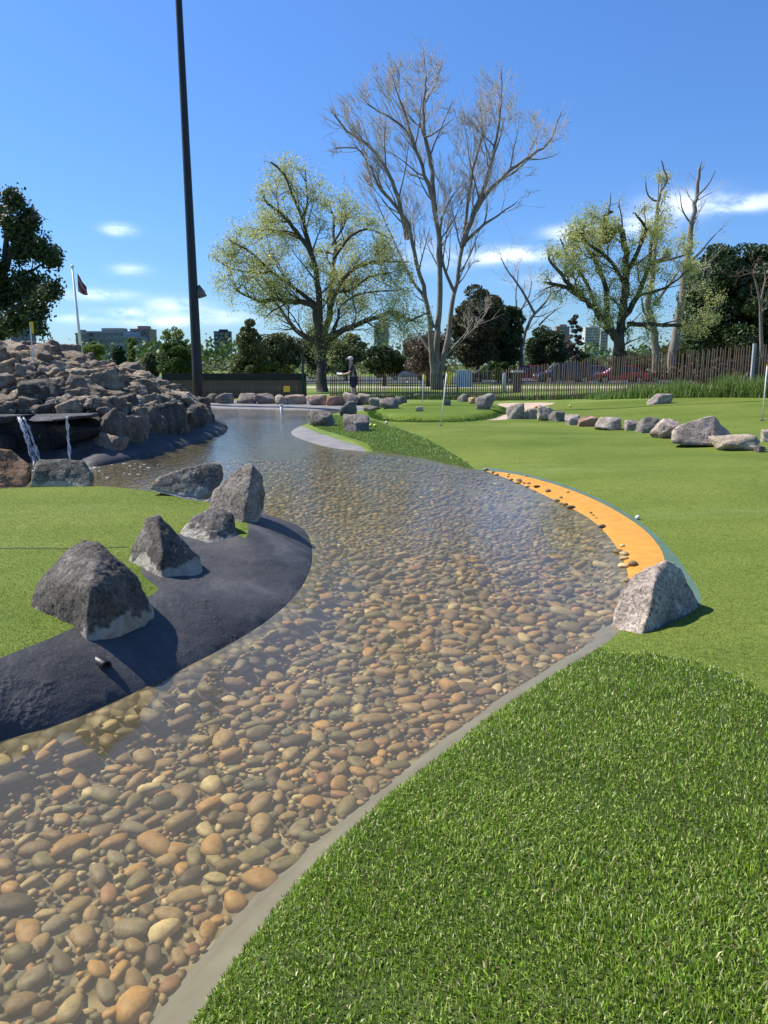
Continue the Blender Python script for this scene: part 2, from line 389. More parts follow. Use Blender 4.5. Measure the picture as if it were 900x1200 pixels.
# ------------------------------------------------------------------ one triangulation of the ground, split into its surfaces
def build_ground():
    pts = []; edges = []
    def addloop(poly, closed=True):
        if len(pts):          # densify so that no long edge bridges the relief
            q = []
            for i in range(len(poly)):
                p0, p1 = np.array(poly[i]), np.array(poly[(i + 1) % len(poly)]); L = np.linalg.norm(p1 - p0)
                k = max(1, int(L / (.12 + .02 * max(0, min(p0[1], p1[1])))))
                q += [p0 + (p1 - p0) * j / k for j in range(k)]
            poly = q
        b = len(pts); n = len(poly)
        pts.extend([Vector((float(p[0]), float(p[1]))) for p in poly])
        edges.extend([(b + i, b + (i + 1) % n) for i in range(n if closed else n - 1)])
    R = 3500
    addloop(np.array([[-R, -R], [R, -R], [R, R], [-R, R]]))
    addloop(P_POND)
    for zz in (isl_top, Z_ORANGE, Z_TEAL, Z_NEAR, Z_ROUGH, Z_LIP, Z_TIER, Z_SAND, Z_APRON, Z_MOUND, Z_FAIR): addloop(zz)
    a = P_POND; t = np.roll(a, -1, 0) - np.roll(a, 1, 0); n = np.stack([-t[:, 1], t[:, 0]], 1); n /= np.linalg.norm(n, axis=1)[:, None] + 1e-9
    K = int(np.argmax(a[:, 1] > 5.2)); q = a[:K] + n[:K] * .20
    if not inside(q[K // 2:K // 2 + 1, 0], q[K // 2:K // 2 + 1, 1], P_POND)[0]: q = a[:K] - n[:K] * .20
    q = q[5:]; b0 = len(pts); pts.extend([Vector((float(p[0]), float(p[1]))) for p in q]); edges.extend([(b0 + i, b0 + i + 1) for i in range(len(q) - 1)])
    def grid(x0, x1, y0, y1, s):
        gx, gy = np.meshgrid(np.arange(x0, x1, s), np.arange(y0, y1, s))
        g = np.stack([gx.ravel(), gy.ravel()], 1) + RNG.uniform(-.3, .3, (gx.size, 2)) * s; return g
    G = []
    g = grid(-4, 5, .4, 5, .06); G.append(g)
    g = grid(-6, 7, 5, 9, .1); G.append(g)
    g = grid(-9, 12, 9, 24, .26); G.append(g)
    g = grid(-26, 26, -4, 42, .9); g = g[~((g[:, 0] > -9) & (g[:, 0] < 12) & (g[:, 1] > 0) & (g[:, 1] < 24))]; G.append(g)
    g = grid(-90, 90, -40, 120, 6); g = g[~((np.abs(g[:, 0]) < 26) & (g[:, 1] > -4) & (g[:, 1] < 42))]; G.append(g)
    g = grid(-3300, 3300, -3300, 3300, 300); g = g[~((np.abs(g[:, 0]) < 90) & (g[:, 1] > -40) & (g[:, 1] < 120))]; G.append(g)
    g = np.vstack(G)
    # extra points hugging the shore
    nb = []
    for k in (.04, .1, .18, -.03, -.08, -.16):
        a = P_POND; t = np.roll(a, -1, 0) - np.roll(a, 1, 0); n = np.stack([-t[:, 1], t[:, 0]], 1); n /= np.linalg.norm(n, axis=1)[:, None] + 1e-9
        nb.append(a + n * k)
    g = np.vstack([g] + nb)
    pts.extend([Vector((float(p[0]), float(p[1]))) for p in g])
    V, E, F, *_ = delaunay_2d_cdt(pts, edges, [], 0, 1e-5)
    V = np.array([tuple(v) for v in V]); F = np.array([f for f in F if len(f) == 3])
    Zc = HH(V[:, 0], V[:, 1]); V3 = np.column_stack([V, Zc])
    C = V[F].mean(1); x, y = C[:, 0], C[:, 1]
    pin = inside(x, y, P_POND)
    zone = np.full(len(F), 'ground', dtype=object)
    li = inside(x, y, Z_LEFTLAND)
    zone[inside(x, y, Z_FAIR)] = 'fairway'
    zone[inside(x, y, Z_SAND)] = 'sand_path'
    zone[inside(x, y, Z_ROUGH)] = 'rough_grass_ground'
    zone[inside(x, y, Z_TIER)] = 'putting_green'
    zone[inside(x, y, Z_APRON)] = 'pond_apron'
    zone[inside(x, y, Z_LIP)] = 'concrete_lip'
    zone[inside(x, y, Z_TEAL)] = 'painted_strip'
    zone[inside(x, y, Z_ORANGE)] = 'painted_edge'
    zone[inside(x, y, Z_NEAR)] = 'near_rough_ground'
    zone[inside(x, y, Z_MOUND)] = 'mound_ground'
    zone[li] = 'rendered_bank'
    zone[li & inside(x, y, isl_top)] = 'island_green'
    dd = dist_poly(x, y, P_POND); lf_ = dist_poly(x, y, ISLF, False) < dd + .03
    dmm = dist_poly(x, y, Z_MOUND)
    zone[(zone == 'mound_ground') & (dmm < .62) & (x > -13)] = 'mound_kerb'
    zone[pin] = 'pond_bed'
    ledge = pin & (dd < .20) & (y < 4.9) & ~lf_
    zone[ledge] = 'pond_ledge'
    mats = dict(ground='lawn', fairway='green', sand_path='sand', rough_grass_ground='rough', putting_green='tier', pond_apron='concrete',
                concrete_lip='concrete', painted_strip='teal', painted_edge='orange', near_rough_ground='rough', mound_ground='earth',
                rendered_bank='liner', island_green='green', mound_kerb='liner', pond_bed='bed', pond_ledge='ledge')
    for zn, mn in mats.items():
        f = F[zone == zn]
        if len(f) == 0: continue
        u, inv = np.unique(f, return_inverse=True)
        f = inv.reshape(f.shape)
        # consistent upward winding
        a, b, c = V3[u][f[:, 0]], V3[u][f[:, 1]], V3[u][f[:, 2]]
        flip = np.cross(b - a, c - a)[:, 2] < 0; f[flip] = f[flip][:, ::-1]
        o = link(zn, npmesh(zn, V3[u], [f], smooth=True), m=MT[mn]); tag(o, kind='structure')
build_ground()

# water sheet
def water_mat():
    m, nt, out = newmat('pond_water'); v = coords(nt, 'World')
    g = nt.nodes.new('ShaderNodeNewGeometry'); s3 = nt.nodes.new('ShaderNodeSeparateXYZ'); nt.links.new(g.outputs['Position'], s3.inputs[0])
    vs = coords(nt, 'World', (1, .55, 1))
    n1 = noi(nt, vs, 9, 3, .5, .4); n2 = noi(nt, vs, 34, 2, .5)
    amp = math_(nt, 'MULTIPLY_ADD', math_(nt, 'MULTIPLY', math_(nt, 'SUBTRACT', s3.outputs[1], 3.0), .12, clamp=True), .8, .2)
    hgt = math_(nt, 'MULTIPLY', math_(nt, 'ADD', n1, math_(nt, 'MULTIPLY', n2, .22)), amp)
    nb = bump(nt, hgt, .5, .022)
    fr = nt.nodes.new('ShaderNodeFresnel'); fr.inputs['IOR'].default_value = 1.33; nt.links.new(nb, fr.inputs['Normal'])
    tr = nt.nodes.new('ShaderNodeBsdfTransparent'); tr.inputs[0].default_value = (.93, .93, .86, 1)
    gl = nt.nodes.new('ShaderNodeBsdfGlossy'); gl.inputs['Roughness'].default_value = .02; nt.links.new(nb, gl.inputs['Normal'])
    df = nt.nodes.new('ShaderNodeBsdfDiffuse'); df.inputs[0].default_value = (.40, .345, .21, 1)
    mm = nt.nodes.new('ShaderNodeMixShader'); mm.inputs[0].default_value = .145
    nt.links.new(tr.outputs[0], mm.inputs[1]); nt.links.new(df.outputs[0], mm.inputs[2])
    mx = nt.nodes.new('ShaderNodeMixShader'); nt.links.new(fr.outputs[0], mx.inputs[0])
    nt.links.new(mm.outputs[0], mx.inputs[1]); nt.links.new(gl.outputs[0], mx.inputs[2]); nt.links.new(mx.outputs[0], out.inputs[0])
    return m
MT['water'] = water_mat()
def flat(name, poly, z, m, kind='structure'):
    pts = [Vector((float(p[0]), float(p[1]))) for p in poly]
    V, E, F, *_ = delaunay_2d_cdt(pts, [(i, (i + 1) % len(pts)) for i in range(len(pts))], [], 1, 1e-6)
    me = bpy.data.meshes.new(name); me.from_pydata([(v.x, v.y, z) for v in V], [], [tuple(f) for f in F]); me.update()
    o = link(name, me, m=m); return tag(o, kind=kind)
flat('water', P_POND, 0.0, MT['water'])
# ------------------------------------------------------------------ camera, sun, sky
cam = bpy.data.cameras.new('camera'); co = bpy.data.objects.new('camera', cam); COL.objects.link(co)
co.location = (0, 0, CAMH); co.rotation_euler = (PI / 2 - PITCH, 0, 0)
cam.sensor_fit = 'VERTICAL'; cam.sensor_height = 36; cam.sensor_width = 27; cam.lens = 36 * FPX / 1200
cam.clip_start = .05; cam.clip_end = 6000
scene.camera = co
SUN_EL = math.radians(49); SUN_AZ = math.radians(-68)      # azimuth from +Y towards +X
sd = Vector((math.sin(SUN_AZ) * math.cos(SUN_EL), math.cos(SUN_AZ) * math.cos(SUN_EL), math.sin(SUN_EL)))
L = bpy.data.lights.new('sun', 'SUN'); L.energy = 5.0; L.angle = math.radians(.5); L.color = (1, .955, .89)
lo = bpy.data.objects.new('sun', L); COL.objects.link(lo); lo.rotation_euler = sd.to_track_quat('Z', 'Y').to_euler()
w = bpy.data.worlds.new('World'); scene.world = w; w.use_nodes = True
nt = w.node_tree; nt.nodes.clear(); wo = nt.nodes.new('ShaderNodeOutputWorld'); bg = nt.nodes.new('ShaderNodeBackground')
sky = nt.nodes.new('ShaderNodeTexSky'); sky.sky_type = 'NISHITA'; sky.sun_disc = False
sky.sun_elevation = SUN_EL; sky.sun_rotation = SUN_AZ % (2 * PI); sky.air_density = 1.0; sky.dust_density = .35; sky.ozone_density = 2.2
tc = nt.nodes.new('ShaderNodeTexCoord'); sx = nt.nodes.new('ShaderNodeSeparateXYZ'); nt.links.new(tc.outputs['Generated'], sx.inputs[0])
az = math_(nt, 'ARCTAN2', sx.outputs[0], sx.outputs[1]); el = math_(nt, 'ARCSINE', sx.outputs[2])
cmb = nt.nodes.new('ShaderNodeCombineXYZ'); nt.links.new(math_(nt, 'MULTIPLY', az, 1.0), cmb.inputs[0]); nt.links.new(math_(nt, 'MULTIPLY', el, 2.4), cmb.inputs[1])
nz = noi(nt, cmb.outputs[0], 16, 7, .6, .3)
acc = None
for (px, py, wx, wy, s) in [(140, 269, 14, 5, .75), (152, 316, 16, 5, .6), (112, 345, 30, 5, .85), (152, 366, 22, 4, .8), (92, 374, 22, 4, .5), (208, 358, 32, 7, .7),
                            (196, 377, 40, 6, .7), (262, 372, 30, 7, .55), (606, 298, 34, 7, 1.0), (668, 275, 24, 8, 1.0), (560, 304, 28, 6, .5), (745, 262, 34, 10, .6), (800, 238, 40, 12, .6), (862, 243, 42, 5, .6),
                            (640, 330, 40, 7, .4), (890, 232, 40, 5, .5), (500, 300, 40, 14, .35)]:
    d = ray(px, py).normalized(); a0 = math.atan2(d.x, d.y); e0 = math.asin(d.z)
    u = math_(nt, 'DIVIDE', math_(nt, 'SUBTRACT', az, a0), wx / FPX); vv = math_(nt, 'DIVIDE', math_(nt, 'SUBTRACT', el, e0), wy / FPX)
    r2 = math_(nt, 'ADD', math_(nt, 'MULTIPLY', u, u), math_(nt, 'MULTIPLY', vv, vv))
    g = math_(nt, 'MULTIPLY', math_(nt, 'EXPONENT', math_(nt, 'MULTIPLY', r2, -1.0)), s)
    acc = g if acc is None else math_(nt, 'ADD', acc, g)
cl = math_(nt, 'MULTIPLY', acc, math_(nt, 'MULTIPLY', math_(nt, 'SUBTRACT', nz, .33), 3.4, clamp=True), clamp=True)
skyc = mixc(nt, 1.0, sky.outputs[0], ramp(nt, sx.outputs[2], [(0, (.52, .76, 1.12)), (.12, (.52, .80, 1.22)), (.45, (.60, .96, 1.45))]), 'MULTIPLY')
cc = mixc(nt, math_(nt, 'MULTIPLY', cl, .85), skyc, (14.5, 15, 16))
nt.links.new(cc, bg.inputs[0]); bg.inputs[1].default_value = .09; nt.links.new(bg.outputs[0], wo.inputs[0])
scene.view_settings.view_transform = 'Standard'; scene.view_settings.look = 'None'; scene.view_settings.exposure = 0.56; scene.view_settings.gamma = 1
scene.render.engine = 'CYCLES'
cy = scene.cycles; cy.max_bounces = 8; cy.transparent_max_bounces = 12; cy.diffuse_bounces = 3; cy.glossy_bounces = 3; cy.transmission_bounces = 4
cy.caustics_reflective = False; cy.caustics_refractive = False; cy.sample_clamp_indirect = 6
try:
    cy.use_denoising = True; cy.denoiser = 'OPENIMAGEDENOISE'; cy.denoising_input_passes = 'RGB_ALBEDO_NORMAL'; cy.denoising_prefilter = 'ACCURATE'
except Exception: pass

# ------------------------------------------------------------------ rocks
ORD = ['first', 'second', 'third', 'fourth', 'fifth', 'sixth', 'seventh', 'eighth', 'ninth', 'tenth', 'eleventh', 'twelfth', 'thirteenth', 'fourteenth', 'fifteenth',
       'sixteenth', 'seventeenth', 'eighteenth', 'nineteenth', 'twentieth']
TENS = {2: ('twenty', 'twentieth'), 3: ('thirty', 'thirtieth'), 4: ('forty', 'fortieth'), 5: ('fifty', 'fiftieth'), 6: ('sixty', 'sixtieth'), 7: ('seventy', 'seventieth'), 8: ('eighty', 'eightieth'), 9: ('ninety', 'ninetieth')}
def ordw(i):
    if i < 20: return ORD[i]
    t = TENS[(i + 1) // 10]; r = (i + 1) % 10
    return t[1] if r == 0 else t[0] + '-' + ORD[r - 1]
def ico(sub):
    bm = bmesh.new(); bmesh.ops.create_icosphere(bm, subdivisions=sub, radius=1)
    V = np.array([v.co[:] for v in bm.verts]); F = np.array([[v.index for v in f.verts] for f in bm.faces]); bm.free(); return V, F
ICO = {s: ico(s) for s in (1, 2, 3, 4, 5, 6)}
def fnoise(V, scale, seed, oct_=4, H=.9):
    return np.array([noise.fractal(Vector((p[0] * scale + seed * 7.3, p[1] * scale - seed * 3.1, p[2] * scale + seed)), H, 2.1, oct_) for p in V])
def carve(sub, planes, k=14.0):
    """radial surface of the polytope n.x <= d, with corners worn by a soft minimum"""
    V, F = ICO[sub]; n = np.array([p[0] for p in planes]); d = np.array([p[1] for p in planes])
    dot = V @ n.T; inv = np.maximum(dot, 0) / d          # 1/r per plane
    s = (np.sum(inv**k, axis=1))**(1 / k)
    return V / s[:, None], F, V
def rock_mesh(name, seed, dims, sub=4, nplanes=9, rough=.085, k=45, nscale=2.2):
    r = random.Random(seed); pl = []
    for i in range(nplanes):
        u = r.uniform(-1, 1); a = r.uniform(0, 2 * PI); q = math.sqrt(1 - u * u)
        pl.append(((q * math.cos(a), q * math.sin(a), u), r.uniform(.62, .95)))
    for n in ((1, 0, 0), (-1, 0, 0), (0, 1, 0), (0, -1, 0), (0, 0, 1), (0, 0, -1)): pl.append((n, .97))
    P, F, D = carve(sub, pl, k)
    nn = fnoise(P, nscale, seed, 5)
    ridg = np.abs(fnoise(P, nscale * .8, seed + 5, 3))
    P = P * (1 + rough * nn - rough * 1.1 * ridg)[:, None]
    P = P - (P.max(0) + P.min(0)) / 2; P = P / ((P.max(0) - P.min(0)) / 2)
    P = P * (np.array(dims) / 2); P[:, 2] += dims[2] / 2
    return npmesh(name, P, [F], smooth=True)
def hull_mesh(name, corners, seed, sub=5, rough=.03, k=70, nscale=7):
    bm = bmesh.new()
    for c in corners: bm.verts.new(c)
    bmesh.ops.convex_hull(bm, input=bm.verts[:])
    C = np.array(corners); cen = C.mean(0)
    pl = []
    bm.normal_update()
    for f in bm.faces:
        n = np.array(f.normal[:]); q = np.array(f.verts[0].co[:]) - cen; d = float(n @ q)
        if d < 0: n, d = -n, -d
        if d > 1e-4: pl.append((n, d))
    bm.free(); r = random.Random(seed * 13 + 1)
    for _ in range(26):          # chipped edges and corners
        u = r.uniform(-.7, 1); a = r.uniform(0, 2 * PI); q = math.sqrt(1 - u * u); n = np.array((q * math.cos(a), q * math.sin(a), u))
        pl.append((n, float(((C - cen) @ n).max()) * r.uniform(.90, .99)))
    P, F, D = carve(sub, pl, k)
    size = float(np.mean(C.max(0) - C.min(0)))
    nn = fnoise(P, nscale / 3.0 / size * .5 * 1.6, seed, 7, .7)
    ridg = np.abs(fnoise(P, nscale / 3 / size * .7, seed + 5, 4))
    P = P * (1 + rough * 1.5 * nn - rough * 1.6 * (ridg - .2))[:, None] + cen
    # stepped fracture planes
    st = fnoise(P, 3.2 / size, seed + 11, 2)
    P += D * (np.round(st * 5) / 5 * size * .035)[:, None] * .8
    return npmesh(name, P, [F], smooth=True)
def hero(label, base_px, base_z, corners, seed, m='basalt', tint=(.92, .88, .84), cat='rock', group=None, rough=.03, sub=6, k=70):
    """corners: (px, py, forward offset in metres from the base point's depth); real 3-D corner points"""
    b = at(base_px[0], base_px[1], base_z); pts = []
    for (px, py, dy) in corners:
        p = atd(px, py, b.y + dy); pts.append((p.x - b.x, p.y - b.y, p.z - b.z))
    o = link('rock', hull_mesh('rock', pts, seed, sub, rough, k), loc=b, m=MT[m]); o.color = (*tint, 1)
    return tag(o, label, cat, group)
G_ISL = 'rocks along the edge of the black bank'
hero('large dark angular rock with a cream cement foot, nearest on the black bank', (108, 742), .20, [
    (32, 735, .22), (41, 678, .30), (80, 638, .40), (106, 628, .40), (113, 634, .36), (152, 664, .36), (184, 722, .34), (176, 742, .16), (110, 758, -.16), (96, 760, -.14),
    (32, 745, .30), (60, 700, .75), (150, 700, .72), (108, 690, -.10), (150, 690, .2)], 3, rough=.04)
hero('pyramid shaped dark rock, second from the camera on the black bank', (195, 676), .22, [
    (149, 668, .28), (156, 638, .30), (175, 600, .32), (183, 599, .33), (206, 622, .34), (234, 652, .36), (240, 672, .30), (226, 692, .08), (192, 690, -.10), (186, 692, -.10),
    (150, 684, .22), (238, 690, .12), (165, 665, .6), (230, 670, .6), (190, 640, .04)], 8, rough=.038)
hero('low dark slab rock wedged between the pyramid rock and the tall pale one', (240, 632), .24, [
    (208, 628, .15), (224, 606, .2), (250, 594, .22), (272, 598, .22), (280, 618, .2), (276, 640, .05), (244, 652, -.08), (214, 642, .02), (212, 625, .42), (268, 612, .45), (230, 604, .35)], 14, rough=.03)
hero('tall pale grey rock leaning at the tip of the black bank', (275, 612), .24, [
    (244, 598, .25), (252, 568, .28), (282, 544, .30), (297, 541, .30), (308, 556, .30), (310, 592, .26), (302, 612, .06), (284, 626, -.10), (262, 620, -.02), (290, 580, -.02),
    (250, 588, .5), (305, 585, .55), (290, 552, .45), (300, 618, .2)], 21, tint=(1.5, 1.42, 1.32), rough=.03)
hero('long pale brown rock with cream base at the back of the island green', (228, 583), .24, [
    (176, 572, .02), (186, 558, .08), (222, 545, .15), (262, 541, .20), (266, 548, .25), (264, 560, .2), (236, 586, .02), (228, 584, 0), (190, 578, 0), (245, 586, .1),
    (185, 568, .5), (255, 566, .55), (240, 548, .45)], 27, tint=(2.0, 1.85, 1.7), rough=.035)
hero('grey flat topped rock with thick cream cement base on the island green', (70, 571), .25, [
    (32, 571, .0), (38, 545, .08), (44, 538, .2), (98, 538, .2), (104, 546, .15), (112, 560, .2), (108, 569, .05), (36, 572, .45), (108, 570, .5), (40, 541, .5), (100, 541, .5), (95, 572, 0)], 33, tint=(1.3, 1.3, 1.25), rough=.02)
hero('brown porous rock at the left edge beside the waterfall pool', (5, 571), .25, [
    (-40, 571, .0), (-36, 540, .1), (-5, 527, .2), (14, 528, .22), (34, 541, .2), (38, 560, .15), (30, 571, .0), (-35, 565, .6), (30, 565, .6), (5, 532, .5)], 37, m='boulder', tint=(1.25, .85, .6), rough=.03)
hero('big grey porous rock at the right shore beside the painted edge', (765, 735), .03, [
    (719, 755, .10), (717, 728, .16), (722, 700, .22), (744, 674, .26), (772, 655, .26), (784, 653, .30), (798, 662, .34), (812, 690, .36), (816, 710, .32), (800, 716, .16), (776, 722, .06),
    (752, 748, -.14), (735, 756, -.08), (745, 690, .6), (800, 700, .62), (770, 665, .5), (818, 716, .3), (765, 690, .02)], 41, m='greyrock', tint=(1.4, 1.32, 1.25), rough=.06)

def prock(label, px, pyb, wpx, hpx, z=None, seed=0, m='greyrock', tint=(1, 1, 1), deep=.8, group=None, sub=4, rz=None, cat='rock', sink=.28, name='rock', nplanes=10):
    """boulder whose foot stands where the ray through (px, pyb) meets the ground"""
    zz = .08 if z is None else z
    for _ in range(4):
        b = at(px, pyb, zz)
        if z is None: zz = H1(b.x, b.y)
    wid = wpx * b.y / FPX; hgt = hpx * b.y / FPX * (1 + sink)
    me = rock_mesh('rock', seed, (wid, wid * deep, hgt), sub, nplanes, .07)
    o = link(name, me, loc=(b.x, b.y + wid * deep * .4, zz - hgt * sink), m=MT[m]); o.color = (*tint, 1)
    if rz: o.rotation_euler.z = rz
    return tag(o, label, cat, group)
GR = 'rocks lining the far side of the fairway'
row = [(604.5, 491, 20, 20, 'small grey angular rock at the left end of the fairway row', (.95, .95, .95)), (616, 491, 9, 9, 'tiny grey stone second in the fairway row', (.9, .9, .9)),
       (627, 491, 16, 13, 'low pale grey rock third in the fairway row', (1.1, 1.1, 1.1)), (641, 493, 21, 20, 'upright pale wedge rock fourth in the fairway row', (1.3, 1.25, 1.2)),
       (655, 494, 20, 13, 'dark grey rock fifth in the fairway row, right of the upright wedge', (.75, .75, .78)), (673, 498, 20, 13, 'pale grey rounded rock sixth in the fairway row', (1.1, 1.08, 1.1)),
       (691, 500, 23, 13, 'reddish brown low rock seventh in the fairway row', (.95, .68, .58)), (716, 504, 32, 16, 'light grey mound shaped rock eighth in the fairway row', (1.15, 1.12, 1.12)),
       (745, 504, 24, 13, 'grey slanted rock ninth in the fairway row', (1.0, 1.0, 1.0)), (763, 507, 28, 20, 'dark grey slanted rock tenth in the fairway row', (.8, .8, .8)),
       (783, 514, 34, 25, 'pinkish grey rock just left of the big pointed rock', (1.2, 1.05, 1.0)), (864, 528, 54, 19, 'cream and grey low rock right of the big pointed rock', (1.5, 1.4, 1.2)),
       (893, 530, 14, 9, 'small dark stone between the low cream rock and the right edge', (.6, .6, .6)), (904, 518, 18, 16, 'pale rounded rock cut by the right edge of view', (1.4, 1.35, 1.35))]
for i, (px, py, wp, hp, lb, t) in enumerate(row): prock(lb, px, py, wp, hp, seed=50 + i, tint=t, group=GR)
hero('big pointed pale grey rock in the fairway row with a shaded right face', (825, 523), .14, [
    (785, 520, .0), (786, 505, .1), (800, 496, .2), (832, 488, .35), (838, 487, .38), (848, 498, .5), (861, 509, .6), (845, 522, .1), (838, 523, -.05), (790, 521, -.05), (800, 510, 1.0), (850, 510, 1.1)], 65, m='greyrock', tint=(1.3, 1.2, 1.12), rough=.04, sub=5)
prock('flat pale rock alone on the back lawn before the long grass', 774, 470, 28, 13, seed=70, tint=(1.15, 1.1, 1.15))
GB = 'rocks scattered on the upper putting green'
for i, (px, py, wp, hp, lb, t) in enumerate([
    (569, 480, 24, 20, 'dark grey rock beside the sand path on the upper green', (.75, .75, .75)), (555, 473, 12, 8, 'small tan rock between two dark rocks', (1.5, 1.1, .7)), (543, 471, 15, 10, 'dark grey rock left of the small tan rock', (.7, .7, .72)),
    (524, 475, 9, 7, 'small grey stone right of the flagstick', (.9, .9, .9)), (491, 482, 10, 6, 'small whitish rock on the green left of the leaning flag', (1.4, 1.4, 1.4)),
    (499, 467, 8, 5, 'small stone behind the far flagstick', (.9, .9, .9)), (508, 467, 7, 5, 'small grey stone right behind the far flagstick', (1, 1, 1)), (489, 467, 8, 6, 'small dark stone left of the far flagstick', (.8, .8, .8))]):
    prock(lb, px, py, wp, hp, seed=75 + i, tint=t, group=GB, sub=3)
GP = 'rocks on the grassy point in the pond'
prock('dark grey rock on the left tip of the grassy point', 377, 500, 30, 21, seed=90, tint=(.8, .8, .82), group=GP)
prock('small grey stone leaning behind the rock at the tip of the point', 367, 490, 12, 11, seed=91, tint=(.75, .75, .78), group=GP)
prock('dark rock with yellow balls at its foot on the grassy point', 417, 506, 32, 21, seed=92, tint=(.65, .65, .68), group=GP)
prock('dark upright pyramid rock at the water behind the grassy point', 408, 487, 20, 18, seed=93, tint=(.5, .5, .52), group=GP, deep=1)
prock('low black rock behind the point right of the dark pyramid rock', 436, 482, 20, 7, seed=94, tint=(.5, .5, .52), group=GP)
GF = 'rocks lining the far end of the pond'
fr = [(246, 472, 18, 12, 'dark', (.6, .58, .56)), (262, 473, 21, 13, 'grey', (.8, .78, .75)), (287, 473, 24, 13, 'dark grey', (.7, .7, .7)), (310, 473, 26, 13, 'dark grey', (.72, .7, .7)), (330, 474, 17, 12, 'pale', (1.2, 1.1, 1.0)),
      (346, 474, 25, 12, 'pale brown', (1.2, 1.05, .9)), (370, 475, 25, 13, 'pinkish', (1.2, 1.0, .88)), (392, 475, 22, 12, 'reddish brown', (1.25, .82, .65)), (411, 475, 19, 17, 'pale grey', (1.2, 1.12, 1.05)),
      (427, 474, 17, 14, 'brown grey', (1.0, .9, .8)), (441, 477, 18, 12, 'grey', (.85, .85, .85)), (456, 479, 23, 14, 'dark grey', (.7, .7, .7)), (470, 476, 14, 12, 'dark grey', (.7, .7, .72))]
for i, (px, py, wp, hp, cn, t) in enumerate(fr):
    prock('%s rock, %s from left in the row at the far pond end' % (cn, ordw(i)), px, py, wp, hp, seed=100 + i, tint=t, group=GF, sub=3, sink=.28)

# rock mound: boulders as individual things
BV = [rock_mesh('boulder', 200 + i, (1, .85 if i % 3 else 1.0, .72 if i % 2 else .85), 4, 7 + i % 5, .10, 45) for i in range(14)]
for b in BV: b.materials.append(MT['boulder'])
pal = [('grey', (.88, .84, .79)), ('pale grey', (1.35, 1.26, 1.14)), ('dark grey', (.5, .5, .5)), ('rusty brown', (1.05, .76, .56)), ('sandy', (1.3, 1.12, .9)), ('grey brown', (.92, .82, .72)), ('grey', (1.0, .95, .88))]
rr = random.Random(5); placed = []
def boulder(x, y, z, s, rot, tone, idx):
    o = bpy.data.objects.new('boulder', BV[idx % len(BV)]); COL.objects.link(o)
    o.location = (x, y, z); o.rotation_euler = rot; o.scale = s; nm, c = pal[tone]
    j = rr.uniform(.85, 1.15); o.color = (c[0] * j, c[1] * j, c[2] * j, 1); o['tone'] = nm; o['category'] = 'boulder'; o['group'] = 'boulders piled on the rock mound'
    return o
# upright stones along the water
toeP = catmull([Vector(p) for p in mound_toe[1:]], lambda p: .1)
seglen = np.concatenate([[0], np.cumsum(np.linalg.norm(np.diff(toeP, axis=0), axis=1))])
WALL = []
s = .9
while s < seglen[-1] - .3:
    x = np.interp(s, seglen, toeP[:, 0]); y = np.interp(s, seglen, toeP[:, 1]); 
    x2 = np.interp(s + .2, seglen, toeP[:, 0]); y2 = np.interp(s + .2, seglen, toeP[:, 1]); t = Vector((x2 - x, y2 - y)).normalized(); n = Vector((t.y, -t.x))
    if not inside([x + n.x * .4], [y + n.y * .4], Z_MOUND)[0]: n = -n
    wd = rr.uniform(.42, .64)
    cx, cy_ = x + n.x * .62, y + n.y * .62
    pxx = 450 + cx / (cy_ * CP) * FPX
    if not (cx < -4.9 and cy_ < 14.2) and not cy_ < 13.2:
        hh = rr.uniform(.72, .95) if cx < -4.1 else rr.uniform(.6, .8)
        o = boulder(cx, cy_, -.14, (wd * 1.18, wd * 1.05, hh * 1.25), (rr.uniform(-.12, .12), rr.uniform(-.12, .12), math.atan2(t.y, t.x)), rr.choice([0, 2, 2, 5, 2]), rr.randrange(14))  # mostly dark tones, so the row's shade is put into the stone colour
        WALL.append(o); placed.append((cx, cy_, wd * .45))
    s += wd * .86
for i, o in enumerate(sorted(WALL, key=lambda q: q.location.x / q.location.y)):
    o['label'] = '%s upright boulder, %s from left in the row on the black kerb' % (o['tone'], ordw(i)); o['group'] = 'upright boulders on the black kerb of the mound'; del o['tone']
SLOPE = []
cand = []
for _ in range(9000):
    x = rr.uniform(-15.5, -3.9); y = rr.uniform(11.6, 24); cand.append((x, y))
cx = np.array(cand); okm = inside(cx[:, 0], cx[:, 1], Z_MOUND); dmm = dist_poly(cx[:, 0], cx[:, 1], Z_MOUND); hz = HH(cx[:, 0], cx[:, 1])
for (x, y), ok, d, z in zip(cand, okm, dmm, hz):
    if not ok or d < .95: continue
    if y > 20.5 or 450 + x / y * 920 < -75: continue
    if x < -4.9 and y < 13.75: continue
    r = rr.choice([.15, .17, .2, .23, .27, .31, .2, .18])
    if any((x - a)**2 + (y - b)**2 < ((r + c) * .70)**2 for a, b, c in placed): continue
    placed.append((x, y, r))
    o = boulder(x, y, z - r * .42, (2.3 * r, 2.3 * r, 2.1 * r), (rr.uniform(-.35, .35), rr.uniform(-.35, .35), rr.uniform(0, 2 * PI)), rr.choices(range(7), [5, 3.4, 2.4, 1.4, 1.4, 2, 4])[0], rr.randrange(14))
    SLOPE.append(o)
def scr(o):
    p = o.location - Vector((0, 0, CAMH)); f = Vector((0, CP, -SP)); u = Vector((0, SP, CP)); return 450 + FPX * p.x / p.dot(f), 600 - FPX * p.dot(u) / p.dot(f)
rows = {}
for o in SLOPE: rows.setdefault(int(max(0, (scr(o)[1] - 400)) // 12), []).append(o)
for ri, k in enumerate(sorted(rows)):
    for i, o in enumerate(sorted(rows[k], key=lambda q: scr(q)[0])):
        o['label'] = '%s boulder on the mound, %s from left in %s row from top' % (o['tone'], ordw(i), ordw(ri)); del o['tone']
VV, FF, CC, off = [], [], [], 0
